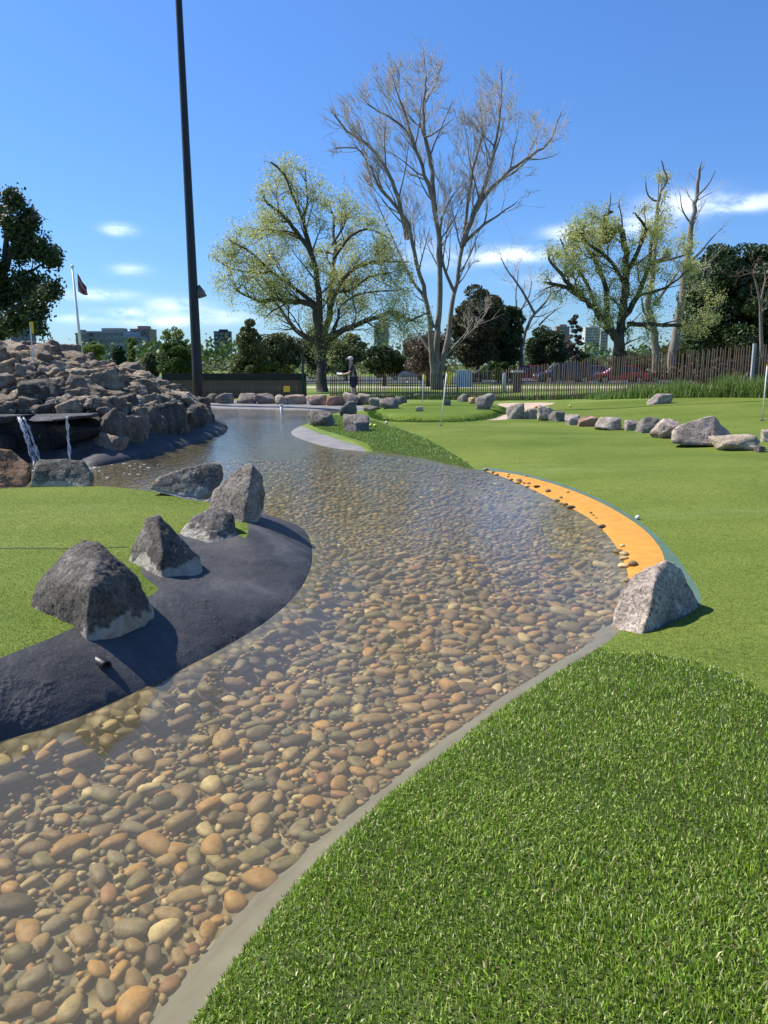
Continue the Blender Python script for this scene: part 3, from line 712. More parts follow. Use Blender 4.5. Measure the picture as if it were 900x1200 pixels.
for _ in range(5200):
    x = rr.uniform(-13, -3.9); y = rr.uniform(11.8, 20.5)
    if 450 + x / y * 920 < -75 or (x < -4.9 and y < 13.9): continue
    VV.append((x, y))
q = np.array(VV); okm = inside(q[:, 0], q[:, 1], Z_MOUND) & (dist_poly(q[:, 0], q[:, 1], Z_MOUND) > .5); q = q[okm]; hz = HH(q[:, 0], q[:, 1]); VV = []
Vr = [np.array([v.co[:] for v in b.vertices]) for b in [rock_mesh('r', 900 + i, (1, .8, .7), 2, 6 + i % 4, .1, 45) for i in range(8)]]
for i, ((x, y), z) in enumerate(zip(q, hz)):
    s_ = rr.uniform(.09, .24); a = rr.uniform(0, 6.28); P = Vr[i % 8] * s_; ca, sa = math.cos(a), math.sin(a)
    VV.append(np.column_stack([P[:, 0] * ca - P[:, 1] * sa + x, P[:, 0] * sa + P[:, 1] * ca + y, P[:, 2] + z - .02 + rr.uniform(0, .08)])); FF.append(ICO[2][1] + off); off += len(P)
o = link('rubble', npmesh('rubble', np.vstack(VV), [np.vstack(FF)], smooth=True), m=MT['boulder']); tag(o, 'small broken stone filling the gaps between the mound boulders', 'rubble', kind='stuff')
print('boulders', len(SLOPE), len(WALL))

# waterfall: rock wall, lip slabs, threads of water
wl = empty('waterfall', (-6.6, 12.4, 0), 'small waterfall of thin white threads over a wet black rock ledge', 'waterfall')
def local(p): return (p[0] + 6.6, p[1] - 12.4, p[2])
def slabmesh(x0, x1, y0, y1, z0, z1, seed, sub=4):
    me = rock_mesh('slab', seed, (x1 - x0, y1 - y0, z1 - z0), sub, 4, .05, 30)
    return me, ((x0 + x1) / 2, (y0 + y1) / 2, z0)
me, c = slabmesh(-9.2, -4.9, 13.12, 14.0, -.2, .70, 301, 5); o = link('ledge_wall', me, wl, local(c), MT['darkwall'])
MT['wetlip'] = rock_mat('wet_lip_rock', [(.05, .05, .055), (.10, .10, .105), (.17, .165, .16)], sc=.8)
for i, (a, b, f, z0, z1) in enumerate([(-9.2, -7.3, 12.95, .60, .76), (-7.5, -6.0, 12.9, .62, .76), (-6.2, -5.0, 12.98, .65, .76)]):
    me, c = slabmesh(a, b, f, 13.9, z0, z1, 310 + i); link('lip_slab', me, wl, local(c), MT['wetlip'])
for i, (x, wd, z1) in enumerate([(-6.6, .7, .46), (-7.5, .8, .52)]):
    me, c = slabmesh(x - wd / 2, x + wd / 2, 12.75, 13.3, -.1, z1, 320 + i); link('ledge_rock', me, wl, local(c), MT['darkwall'])
m, nt, out = newmat('falling_water'); v = coords(nt, 'World', (30, 30, 2.2))
f = ramp(nt, noi(nt, v, 1.0, 4, .6), [(.42, (0, 0, 0)), (.62, (1, 1, 1))])
tr = nt.nodes.new('ShaderNodeBsdfTransparent'); df = nt.nodes.new('ShaderNodeBsdfPrincipled'); df.inputs['Base Color'].default_value = (.85, .88, .92, 1); df.inputs['Roughness'].default_value = .25
mx = nt.nodes.new('ShaderNodeMixShader'); nt.links.new(math_(nt, 'MULTIPLY_ADD', f, .55, .06), mx.inputs[0]); nt.links.new(tr.outputs[0], mx.inputs[1]); nt.links.new(df.outputs[0], mx.inputs[2]); nt.links.new(mx.outputs[0], out.inputs[0]); MT['fall'] = m
def stream(x, wd, zt, reach, y0, drift=0):
    mb = MB(); V = []; n = 14
    for i in range(n + 1):
        t = i / n; z = zt - (zt - .0) * t**1.6; y = y0 - reach * t**.7; xx = x + drift * t; hw = wd / 2 * (1 + .5 * t)
        for k in range(5):
            a = -1 + k / 2; V.append((xx + a * hw + .01 * math.sin(i * 2 + k), y - .025 * math.cos(a * 1.3) - .01 * math.sin(k * 3 + i), z))
    F = [(i * 5 + k, i * 5 + k + 1, i * 5 + k + 6, i * 5 + k + 5) for i in range(n) for k in range(4)]
    mb.add([local(p) for p in V], F); o = mb.build('water_stream', MT['fall'], wl, smooth=True)
    so = o.modifiers.new('thick', 'SOLIDIFY'); so.thickness = .012
stream(-6.08, .06, .74, .33, 12.95, .36); stream(-6.0, .018, .74, .28, 12.95, .34); stream(-5.28, .018, .75, .14, 12.97, .05)

rgf = np.random.default_rng(31); mb = MB()
for i in range(80):
    x = rgf.uniform(-6.6, -3.6); y = 12.7 - abs(rgf.normal(0, .9)); r_ = rgf.uniform(.005, .016)
    if not inside([x], [y], P_POND)[0]: continue
    n_ = 7; mb.add([(x + r_ * (1 + .5 * math.sin(k * 2.3 + i)) * 1.6 * math.cos(k * 2 * PI / n_), y + r_ * math.sin(k * 2 * PI / n_), .004) for k in range(n_)] + [(x, y, .004 + r_ * .35)], [(k, (k + 1) % n_, n_) for k in range(n_)])
o = mb.build('foam', simple('foam', (.75, .78, .8), (.65, .7, .72), 8, .5, 0)); tag(o, 'white foam flecks drifting on the water below the waterfall', 'foam', kind='stuff')

# ------------------------------------------------------------------ river stones under the water
PV, PF = [], []
for i in range(10):
    r = random.Random(400 + i); Vv, Ff = ICO[2]
    e = r.uniform(.6, .9); pl = []
    for q in range(9):
        u = r.uniform(-1, 1); a = r.uniform(0, 2 * PI); qq = math.sqrt(1 - u * u); pl.append(((qq * math.cos(a), qq * math.sin(a), u), r.uniform(.72, 1.0)))
    for n in ((1, 0, 0), (-1, 0, 0), (0, 1, 0), (0, -1, 0), (0, 0, 1), (0, 0, -1)): pl.append((n, 1.0))
    P, _, _ = carve(2, pl, r.uniform(5, 10)); P *= 1.12
    P = P * (1 + .10 * fnoise(P, .9, i + 1, 2))[:, None] * np.array([1, e, r.uniform(.36, .6)])
    PV.append(P / 2); PF.append(Ff)
SM_V, SM_F = ICO[1]
ppal = [('tan', (.335, .215, .09)), ('brown', (.21, .13, .055)), ('orange tan', (.43, .235, .075)), ('olive brown', (.20, .155, .065)), ('grey brown', (.235, .18, .10)), ('dark brown', (.12, .078, .04)), ('cream', (.58, .43, .20)), ('reddish brown', (.31, .155, .07)), ('olive grey', (.165, .145, .08)), ('sandy', (.38, .28, .125))]
pw = [3.8, 3, 2.6, 2.2, 1.3, 1.3, .9, 1.1, .9, 1.8]
def pebble_mat():
    m, nt, out = newmat('river_stone'); v = coords(nt, 'World')
    a = nt.nodes.new('ShaderNodeAttribute'); a.attribute_name = 'Col'
    oi = nt.nodes.new('ShaderNodeObjectInfo')
    f = noi(nt, v, 38, 5, .65)
    c = mixc(nt, 1.0, a.outputs['Color'], oi.outputs['Color'], 'MULTIPLY')
    c = mixc(nt, 1.0, c, ramp(nt, f, [(.3, (.68, .66, .62)), (.5, (1, 1, 1)), (.72, (1.25, 1.2, 1.1))]), 'MULTIPLY')
    princ(nt, out, c, .6, bump(nt, noi(nt, v, 90, 4, .6), .3, .004), spec=.3); return m
MT['pebble'] = pebble_mat()
PM = []
for P, F in zip(PV, PF): 
    me = npmesh('river_stone', P, [F], smooth=True, col=np.ones((len(P), 3))); me.materials.append(MT['pebble']); PM.append(me)
peb = []
# poisson-ish: big ones first
cell = {}
def ok_p(x, y, r, f=.80):
    cx, cy_ = int(x / .2), int(y / .2)
    for i in (-1, 0, 1):
        for j in (-1, 0, 1):
            for (a, b, c) in cell.get((cx + i, cy_ + j), ()):
                if (x - a)**2 + (y - b)**2 < ((r + c) * f)**2: return False
    cell.setdefault((cx, cy_), []).append((x, y, r)); return True
def sample_pebbles(n, y0, y1, sizes, f, zoff):
    X = RNG.uniform(-3.2, 4.5, n); Y = y0 + (y1 - y0) * RNG.uniform(0, 1, n)
    d = dist_poly(X, Y, P_POND); lft = dist_poly(X, Y, ISLF, False) < d + .03; pi_ = inside(X, Y, P_POND); Hs = HH(X, Y)
    k = 0
    for x, y, dd, p, h, lf_ in zip(X, Y, d, pi_, Hs, lft):
        if not p: continue
        if abs(450 + FPX * x / (y * CP + .3) - 450) > 620: continue
        lim = .07 if lf_ else .19 + .08 * noise.noise(Vector((x * 2.3, y * 2.3, 0)))
        if dd < (lim if (y < 4.8) else .05): continue
        r = random.choice(sizes)
        if dd < lim + r * .5 and y < 4.8: continue
        if h + zoff + r * .75 > -.012: continue
        if ok_p(x, y, r, f): peb.append((x, y, r, h + zoff)); k += 1
sample_pebbles(2600, .9, 7.0, [.046, .054, .062], .98, .0)
sample_pebbles(9000, .9, 5.5, [.036, .042, .048], .88, .0)
sample_pebbles(26000, .9, 9.0, [.022, .028, .033, .038], .80, .0)
sample_pebbles(42000, .9, 4.6, [.013, .017, .021], .74, .008)
sample_pebbles(12000, 9.0, 15, [.035, .045, .055], .80, .0)
def pxy(x, y, z):
    p = Vector((x, y, z - CAMH)); dpt = p.y * CP - p.z * SP; return 450 + FPX * p.x / dpt, 600 - FPX * (p.y * SP + p.z * CP) / dpt, dpt
def spec_of(i, x, y, r, h):
    rs = random.Random(i * 31 + 5); k = rs.choices(range(10), pw)[0]; nm, c = ppal[k]; j = rs.uniform(.8, 1.2)
    c = tuple(q * j for q in c); el = rs.uniform(.95, 1.38)
    return k, nm, c, (2 * r * el, 2 * r, 2 * r * rs.uniform(.8, 1.05)), rs.uniform(0, 2 * PI), rs.uniform(-.22, .22), rs.randrange(10)
vis = []
for i, (x, y, r, h) in enumerate(peb):
    px, py, dp = pxy(x, y, h)
    if -10 < px < 900 and 400 < py < 1205 and x > -3: vis.append((r / dp, i))
vis.sort(reverse=True); chosen = set(i for _, i in vis[:300])
VV, FF, CC, off = [], [], [], 0
npeb = 0
for i, (x, y, r, h) in enumerate(peb):
    k, nm, c, sc, rz, tl, vi = spec_of(i, x, y, r, h)
    hh = sc[2] * .26
    if i in chosen:
        o = bpy.data.objects.new('river_stone', PM[vi]); COL.objects.link(o)
        o.location = (x, y, h + hh * .55); o.scale = sc; o.rotation_euler = (tl, tl * .6, rz); o.color = (*c, 1)
        px, py, dp = pxy(x, y, h)
        place = ('in the water at the lower left corner' if px < 150 and py > 1000 else 'in the water near the bottom edge' if py > 1000 else 'in the shallows below the black bank' if px < 200 else 'in the water beside the cement ledge' if px > 330 and py > 800 else 'in the middle of the near shallows')
        size = 'large' if r > .055 else 'medium' if r > .04 else 'small'
        tag(o, '%s %s %s river stone %s' % (size, 'oval' if sc[0] / sc[1] > 1.15 else 'rounded', nm, place), 'river stone', 'river stones on the pond bed'); npeb += 1
    else:
        P = PV[vi] if y < 7 else None
        if P is None: P, F = SM_V * .5 * np.array([1, .8, .5]), SM_F
        else: F = PF[vi]
        if r < .024: P, F = SM_V * .5 * np.array([1, .8, .55]) * (1 + .12 * np.sin(SM_V[:, :1] * 3 + i)), SM_F
        P = P * np.array(sc)
        P = P + np.column_stack([np.zeros(len(P)), np.zeros(len(P)), P[:, 0] * math.tan(tl) * .8])
        ca, sa = math.cos(rz), math.sin(rz)
        Q = np.column_stack([P[:, 0] * ca - P[:, 1] * sa + x, P[:, 0] * sa + P[:, 1] * ca + y, P[:, 2] + h + hh * .5])
        VV.append(Q); FF.append(F + off); CC.append(np.tile(c, (len(Q), 1))); off += len(Q)
o = link('river_gravel', npmesh('river_gravel', np.vstack(VV), [np.vstack(FF)], smooth=True, col=np.vstack(CC)), m=MT['pebble'])
tag(o, 'dense layer of smaller brown and olive river stones covering the pond bed', 'gravel', kind='stuff')
print('pebbles', len(peb), npeb)
# dry stones on the painted edge
oin = catmull(orange_in, lambda p: .02); ri = random.Random(77); kk = 0
for i in range(46):
    q = oin[ri.randrange(len(oin))]; y = q[1] + ri.gauss(0, .03); x = q[0] + abs(ri.gauss(0, .05)) * (1 if i % 5 else 3) - .03; r = ri.choice([.014, .02, .026, .032, .04])
    px, py, dp = pxy(x, y, 0)
    if not (560 < px < 785 and 545 < py < 690): continue
    if not ok_p(x, y, r, .9): continue
    k = ri.choices(range(10), pw)[0]; nm, c = ppal[k]
    o = bpy.data.objects.new('river_stone', PM[i % 10]); COL.objects.link(o); o.location = (x, y, max(H1(x, y), -.03) + r * .3); o.scale = (2.3 * r, 2 * r, 1.8 * r); o.rotation_euler = (0, 0, ri.uniform(0, 6)); o.color = (*c, 1)
    where = 'at the far thin end of the ochre edge' if px < 620 else 'along the middle of the ochre edge' if px < 690 else 'at the wide near part of the ochre edge'
    tag(o, '%s %s stone lying dry %s' % ('small' if r < .024 else 'larger', nm, where), 'river stone', 'stones washed up on the ochre painted edge')
# ------------------------------------------------------------------ turf blades
def blades(name, n, xr, yr, poly, Lr, wr, pal, weights, dens, m, seg2=True, lean=.9, seed=1, label=None, clump=0, excl=None, maxd=None):
    rg = np.random.default_rng(seed)
    X = rg.uniform(xr[0], xr[1], n); Y = rg.uniform(yr[0], yr[1], n)
    keep = rg.uniform(0, 1, n) < dens(X, Y)
    keep &= np.abs(X) < (Y * CP + .6) * 620 / FPX + .15
    X, Y = X[keep], Y[keep]
    jt = rg.normal(0, .022 if name == 'rough_grass' else .0, (2, len(X)))
    k = inside(X + jt[0], Y + jt[1], poly) & ~inside(X, Y, P_POND)
    if excl is not None:
        for e in excl: k &= ~inside(X, Y, e)
    X, Y = X[k], Y[k]; n = len(X); Z = HH(X, Y) - .002
    a = rg.uniform(0, 2 * PI, n); le = np.abs(rg.normal(0, lean * .6, n)); la = rg.uniform(0, 2 * PI, n)
    Ln = rg.uniform(Lr[0], Lr[1], n); W = rg.uniform(wr[0], wr[1], n)
    if name == 'rough_grass': Ln *= .85 + .3 * vnoise(X, Y, 2.7, 5); la = la * .75 + vnoise(X, Y, 1.6, 1) * 1.2
    if clump:
        cn = .5 + .5 * vnoise(X, Y, clump, 3); la = la * .35 + 2 * PI * cn * .8; Ln *= .75 + .5 * cn
    side = np.stack([np.cos(a), np.sin(a), np.zeros(n)], 1) * (W / 2)[:, None]
    B = np.stack([X, Y, Z], 1)
    d1 = np.stack([np.cos(la) * np.sin(le * .6), np.sin(la) * np.sin(le * .6), np.cos(le * .6)], 1)
    l2 = np.clip(le * 1.7, 0, 1.5); d2 = np.stack([np.cos(la) * np.sin(l2), np.sin(la) * np.sin(l2), np.cos(l2)], 1)
    pc = np.array(pal); ci = rg.choice(len(pal), n, p=np.array(weights) / sum(weights)); c = pc[ci] * rg.uniform(.75, 1.3, (n, 1))
    if seg2:
        M_ = B + d1 * (Ln * .5)[:, None]; T = M_ + d2 * (Ln * .5)[:, None]
        V = np.stack([B - side, B + side, M_ + side * .85, M_ - side * .85, T], 1).reshape(-1, 3)
        i = np.arange(n)[:, None] * 5; F = [i + np.array([0, 1, 2, 3]), i + np.array([3, 2, 4])]; cc = np.repeat(c, 5, 0)
    else:
        T = B + d1 * (Ln)[:, None]; V = np.stack([B - side, B + side, T], 1).reshape(-1, 3)
        i = np.arange(n)[:, None] * 3; F = [i + np.array([0, 1, 2])]; cc = np.repeat(c, 3, 0)
    o = link(name, npmesh(name, V, F, col=cc), m=m); print(name, n)
    return tag(o, label, 'grass', kind='stuff')
MT['blade'] = leaf_mat('grass_blade', 0, 0, attr=True, trans=.35, rough=.42)
d2 = lambda ref, p=1.6: (lambda X, Y: np.clip((ref / np.maximum(np.hypot(X, Y), .1))**p, 0, 1))
blades('rough_grass', 620000, (-1.3, 3.0), (.7, 4.4), Z_NEAR, (.016, .032), (.0028, .0052),
       [(.19, .32, .027), (.29, .42, .042), (.12, .20, .017), (.48, .60, .12), (.68, .65, .30), (.25, .20, .08)], [4, 3.4, 3, 1.8, 1.3, .8], (lambda X, Y: d2(2.0, 1.2)(X, Y) * np.clip(.8 + .45 * vnoise(X, Y, 4.3, 2), .45, 1)), MT['blade'], True, 1.45, 3,
       'long dark green artificial rough grass on the near bank')
blades('fairway_grass', 520000, (-1, 6.5), (2.6, 9.5), Z_FAIR, (.008, .014), (.002, .0036),
       [(.105, .15, .024), (.15, .19, .040), (.07, .10, .016), (.30, .33, .13)], [4, 3, 2, 1], d2(3.6, 2.0), MT['blade'], False, .8, 5,
       'short bright green turf pile of the fairway', excl=[Z_NEAR, Z_ORANGE, Z_TEAL, Z_ROUGH, Z_TIER, Z_SAND, Z_LIP])
blades('island_grass', 300000, (-6, -.5), (2.6, 9.2), isl_top, (.008, .014), (.0022, .0038),
       [(.105, .15, .024), (.15, .19, .040), (.07, .10, .016), (.30, .33, .13)], [4, 3, 2, 1], d2(4.0, 1.6), MT['blade'], False, .8, 6,
       'short bright green turf pile of the island green')
blades('point_rough_grass', 90000, (-3.5, 2.6), (9, 24), Z_ROUGH, (.02, .05), (.008, .016),
       [(.19, .30, .05), (.25, .36, .07), (.36, .46, .14), (.13, .20, .035)], [4, 3, 2, 2], lambda X, Y: np.ones(len(X)), MT['blade'], True, 1.1, 8,
       'longer green grass fringe on the grassy point beside the fairway')
# seam between the two turf strips of the island green
mb = MB(); a = at(-40, 643, .262); b = at(92, 643, .262); c = at(150, 641, .262)
for p, q in ((a, b), (b, c)):
    mb.add([(p.x, p.y - .008, HH([p.x], [p.y])[0] + .006), (q.x, q.y - .008, HH([q.x], [q.y])[0] + .006), (q.x, q.y + .008, HH([q.x], [q.y])[0] + .006), (p.x, p.y + .008, HH([p.x], [p.y])[0] + .006)], [(0, 1, 2, 3)])
MT['seam'] = simple('turf_seam', (.035, .07, .015), scale=20); o = mb.build('turf_seam', MT['seam']); tag(o, kind='structure')
# long edge fringe on the upper green's lip
def lip_fringe():
    rg = np.random.default_rng(12); P = Z_TIER; a, b = segs(P); k = rg.integers(0, len(P), 16000); t = rg.uniform(0, 1, 16000)[:, None]
    q = a[k] * (1 - t) + b[k] * t + rg.normal(0, .06, (16000, 2)); return q
q = lip_fringe(); n = len(q); rg = np.random.default_rng(4); Z = HH(q[:, 0], q[:, 1]); B = np.column_stack([q, Z])
an = rg.uniform(0, 6.28, n); sd_ = np.stack([np.cos(an), np.sin(an), 0 * an], 1) * .008; tip = B + np.stack([rg.normal(0, .02, n), rg.normal(-.02, .02, n), rg.uniform(.02, .045, n)], 1)
V = np.stack([B - sd_, B + sd_, tip], 1).reshape(-1, 3); cc = np.repeat(np.array([(.05, .12, .02), (.09, .18, .03)])[rg.integers(0, 2, n)], 3, 0)
o = link('lip_grass', npmesh('lip_grass', V, [np.arange(n * 3).reshape(-1, 3)], col=cc), m=MT['blade']); tag(o, 'dark grass fringe along the raised lip of the upper green', 'grass', kind='stuff')

# ------------------------------------------------------------------ long grass along the picket fence
FENCE = [(385, 439.5, 468, 34.0), (470, 437, 467, 34.0), (540, 434.5, 467, 33.0), (600, 432, 467, 32.0), (700, 419, 467, 29.5), (800, 412, 468, 27.0), (900, 403, 470, 24.5), (1010, 394, 474, 22.5), (1120, 385, 480, 20.5)]
_fx = np.arange(360, 1180, 4.0); _fs = [f[0] for f in FENCE]
_ft = np.interp(_fx, _fs, [f[1] for f in FENCE]); _fY = np.interp(_fx, _fs, [f[3] for f in FENCE]); _fp = [atd(a, b, c) for a, b, c in zip(_fx, _ft, _fY)]
_fX = np.array([p.x for p in _fp]); _fz1 = np.array([p.z for p in _fp]); _fz0 = HH(_fX, _fY)
def fence_at(px):
    return float(np.interp(px, _fx, _fX)), float(np.interp(px, _fx, _fY)), float(np.interp(px, _fx, _fz0)), float(np.interp(px, _fx, _fz1))
def tuft_strip(name, label, n, f, L, W, pal, seed):
    rg = np.random.default_rng(seed); P = []; 
    pos = np.array([f(rg) for _ in range(n)]); n = len(pos); Z = HH(pos[:, 0], pos[:, 1]); B = np.column_stack([pos[:, :2], Z])
    Ln = rg.uniform(L[0], L[1], n) * pos[:, 2]; an = rg.uniform(0, 6.28, n); sd_ = np.stack([np.cos(an), np.sin(an), 0 * an], 1) * (W / 2)
    la = rg.uniform(0, 6.28, n); le = np.abs(rg.normal(.25, .2, n))
    M_ = B + np.stack([np.cos(la) * np.sin(le), np.sin(la) * np.sin(le), np.cos(le)], 1) * (Ln * .6)[:, None]; l2 = le * 2.4
    T = M_ + np.stack([np.cos(la) * np.sin(l2), np.sin(la) * np.sin(l2), np.cos(l2)], 1) * (Ln * .4)[:, None]
    V = np.stack([B - sd_, B + sd_, M_ + sd_ * .8, M_ - sd_ * .8, T], 1).reshape(-1, 3); i = np.arange(n)[:, None] * 5
    cc = np.repeat(np.array(pal)[rg.integers(0, len(pal), n)] * rg.uniform(.7, 1.3, (n, 1)), 5, 0)
    o = link(name, npmesh(name, V, [i + np.array([0, 1, 2, 3]), i + np.array([3, 2, 4])], col=cc), m=MT['blade']); return tag(o, label, 'grass', kind='stuff')
def fpos(rg):
    px = 690 + 360 * rg.uniform()**.8; x, Y, z0, z1 = fence_at(px); h = .35 + .65 * min(1, max(0, (px - 700) / 110)) * (.6 + .4 * math.sin(px * .09) * math.sin(px * .031 + 1)); return (x + rg.normal(0, .1), Y + rg.uniform(-.9, .5), h)
tuft_strip('long_grass', 'tall unmown green grass growing along the foot of the picket fence', 16000, fpos, (.35, 1.0), .02, [(.14, .23, .04), (.21, .32, .07), (.32, .40, .15), (.09, .15, .03)], 21)
def fpos2(rg):
    px = 386 + 330 * rg.uniform(); x, Y, z0, z1 = fence_at(px); return (x, Y + rg.uniform(-.2, 1.2), .5)
tuft_strip('verge_grass', 'short rough green grass under the left part of the picket fence', 7000, fpos2, (.15, .5), .02, [(.07, .14, .03), (.13, .21, .05), (.10, .16, .04)], 22)

# ------------------------------------------------------------------ fences
MT['picket'] = simple('rusty_steel', (.085, .056, .038), (.155, .105, .07), 3, .7, .3, .004, rnd=True)
MT['paling'] = simple('weathered_paling', (.10, .065, .045), (.17, .12, .09), 4, .8, .4, .006)
MT['shade'] = simple('black_shade_cloth', (.012, .012, .013), (.02, .02, .02), 8, .7, .2, .004)
ff = empty('picket_fence', fence_at(640)[:2] + (0,), 'rust brown steel picket fence of uneven thin rods behind the greens', 'fence')
fo = ff.location; rf = random.Random(9); pk = []
px = 387.0
while px < 1110:
    x, Y, z0, z1 = fence_at(px); pk.append((x, Y, z0, z1 + rf.choice([-.02, 0, .06, -.06, .03]), px)); px += (.088 * FPX / Y) * rf.uniform(.92, 1.1) * (1.0 if px > 640 else 1.08)
print('pickets', len(pk))
rank = sorted(range(len(pk)), key=lambda i: (pk[i][4] > 905, -(pk[i][3] - pk[i][2]) / pk[i][1])); top100 = set(rank[:99])
rest = MB()
for i, (x, Y, z0, z1, _) in enumerate(pk):
    h = z1 - z0 + .15; lean = rf.uniform(-.015, .015)
    if i in top100:
        mb = MB(); mb.tube([(0, 0, -.15), (lean * h, 0, h - .15)], [.025, .021], 6); mb.build('picket', MT['picket'], ff, (x - fo.x, Y - fo.y, z0))
    else: rest.tube([(x - fo.x, Y - fo.y, z0 - .15), (x - fo.x + lean * h, Y - fo.y, z1)], [.025, .021], 5)
o = rest.build('picket', MT['picket'], ff); o['kind'] = 'stuff'
mb = MB(); pts = [fence_at(p) for p in range(386, 1120, 20)]
mb.tube([(p[0] - fo.x, p[1] - fo.y + .02, p[2] + .12) for p in pts], .014, 5); mb.build('rail', MT['picket'], ff)
x, Y, z0, z1 = fence_at(883); mb = MB(); mb.box((0, 0, (z1 - z0) / 2), (.09, .09, z1 - z0 + .1)); mb.build('post', simple('galvanised_post', (.42, .42, .42), (.32, .32, .32), 3, .5), ff, (x - fo.x, Y - .08 - fo.y, z0))
# paling wall with shade cloth
lf = empty('paling_fence', (-6, 35, 0), 'dark timber paling fence with black shade cloth along its top', 'fence')
x0 = atd(190, 440, 35).x; x1 = atd(359, 440, 35).x; ztop = atd(0, 437.5, 35).z; zmid = atd(0, 445.5, 35).z
mb = MB(); mb.box(((x0 + x1) / 2 + 6, -.06, (ztop + zmid) / 2), (x1 - x0, .05, ztop - zmid)); mb.build('shade_cloth', MT['shade'], lf)
xx = x0; k = 0; rest = MB(); rp = random.Random(3)
while xx < x1:
    wd = .11
    mb = MB(); mb.box((0, rp.uniform(-.01, .01), (zmid + .02) / 2 - .2), (.107, .022, zmid + .42 + rp.uniform(-.02, .02)))
    if k < 99: mb.build('paling', MT['paling'], lf, (xx + 6, 0, 0))
    xx += wd; k += 1
mb = MB(); xp = atd(355, 430, 35).x; mb.tube([(xp + 6, -.1, -.2), (xp + 6, -.1, atd(0, 417, 35).z)], .055, 8); mb.build('post', simple('dark_green_post', (.02, .05, .035), scale=3), lf)

# ------------------------------------------------------------------ light mast, flagpole, flags
MT['black'] = simple('black_painted_steel', (.014, .014, .017), (.022, .022, .025), 2, .45, .1, .002)
MT['white'] = simple('white_paint', (.78, .78, .76), (.70, .70, .68), 4, .5, .1, .002)
MT['yellow'] = simple('yellow_plastic', (.80, .55, .02), (.85, .60, .04), 6, .5, .1, .002)
b = atd(232, 452, 30); b.z = -.1
lm = empty('light_mast', (b.x, b.y, 0), 'very tall tapered black light mast rising behind the rock mound', 'light mast')
mb = MB(); mb.tube([(0, 0, -.1), (0, 0, 1.4), (-.05, 0, 10), (-.12, 0, 22), (-.16, 0, 30)], [.20, .19, .135, .08, .055], 20); mb.build('mast_shaft', MT['black'], lm, smooth=True)
mb = MB(); mb.box((0, 0, .02), (.6, .6, .04)); mb.build('base_plate', MT['black'], lm)
zc = atd(0, 343, 30).z
mb = MB(); mb.tube([(.06, 0, zc + .25), (.22, 0, zc + .05)], .025, 6); mb.build('bracket', MT['black'], lm)
mb = MB(); mb.tube([(.2, 0, zc + .28), (.24, 0, zc + .05), (.3, 0, zc - .16)], [.03, .15, .19], 14); mb.build('loudspeaker', simple('grey_horn', (.10, .10, .09), (.16, .15, .13), 3), lm, smooth=True)
mb = MB()
for dx in (-.9, -.3, .3, .9): mb.box((dx - .16, -.15, 29.4), (.42, .25, .42))
mb.box((-.16, 0, 29.7), (2.4, .12, .12)); mb.build('floodlight_bar', MT['black'], lm)
Yf = 60; b = atd(96, 405, Yf); b.z = 0
fp = empty('flagpole', (b.x, b.y, 0), 'white flagpole with a limp dark red and blue flag beyond the mound', 'flagpole')
zt = atd(0, 314, Yf).z; mb = MB(); mb.tube([(0, 0, 0), (-.3, 0, zt)], [.14, .07], 10); mb.build('pole', MT['white'], fp, smooth=True)
mb = MB(); Vv, Ff = ICO[2]; mb.add([tuple(p * .14 + np.array([-.3, 0, zt + .1])) for p in Vv], [tuple(f) for f in Ff]); mb.build('finial', MT['white'], fp, smooth=True)
# flag: drooping cloth, dark blue with red fly
def P6(px, py): p = atd(px, py, Yf); return (p.x - b.x, 0, p.z)
m, nt, out = newmat('flag_cloth'); v = coords(nt, 'UV')
mb = MB(); n1, n2_ = 10, 8
A0, B0, C0, D0 = [Vector(P6(*q)) for q in ((90.5, 320), (91.5, 341), (104, 346), (101, 337))]
VV = []
for i in range(n1 + 1):
    for j in range(n2_ + 1):
        s_, t_ = i / n1, j / n2_; p = (A0 * (1 - t_) + B0 * t_) * (1 - s_) + (D0 * (1 - t_) + C0 * t_) * s_
        VV.append((p.x, .18 * math.sin(s_ * 9 + t_ * 3) * s_, p.z - .12 * math.sin(s_ * PI) * t_))
mb.add(VV, [(i * (n2_ + 1) + j, i * (n2_ + 1) + j + 1, (i + 1) * (n2_ + 1) + j + 1, (i + 1) * (n2_ + 1) + j) for i in range(n1) for j in range(n2_)])
nt.nodes.clear(); out = nt.nodes.new('ShaderNodeOutputMaterial'); tcn = nt.nodes.new('ShaderNodeTexCoord'); sx = nt.nodes.new('ShaderNodeSeparateXYZ'); nt.links.new(tcn.outputs['Generated'], sx.inputs[0])
st = ramp(nt, math_(nt, 'FRACT', math_(nt, 'MULTIPLY', math_(nt, 'ADD', sx.outputs[0], sx.outputs[2]), 2.2)), [(.0, (.05, .02, .03)), (.45, (.30, .03, .04)), (.62, (.06, .04, .10)), (.9, (.35, .30, .32))])
princ(nt, out, st, .8); o = mb.build('flag', m, fp, smooth=True); so = o.modifiers.new('t', 'SOLIDIFY'); so.thickness = .02
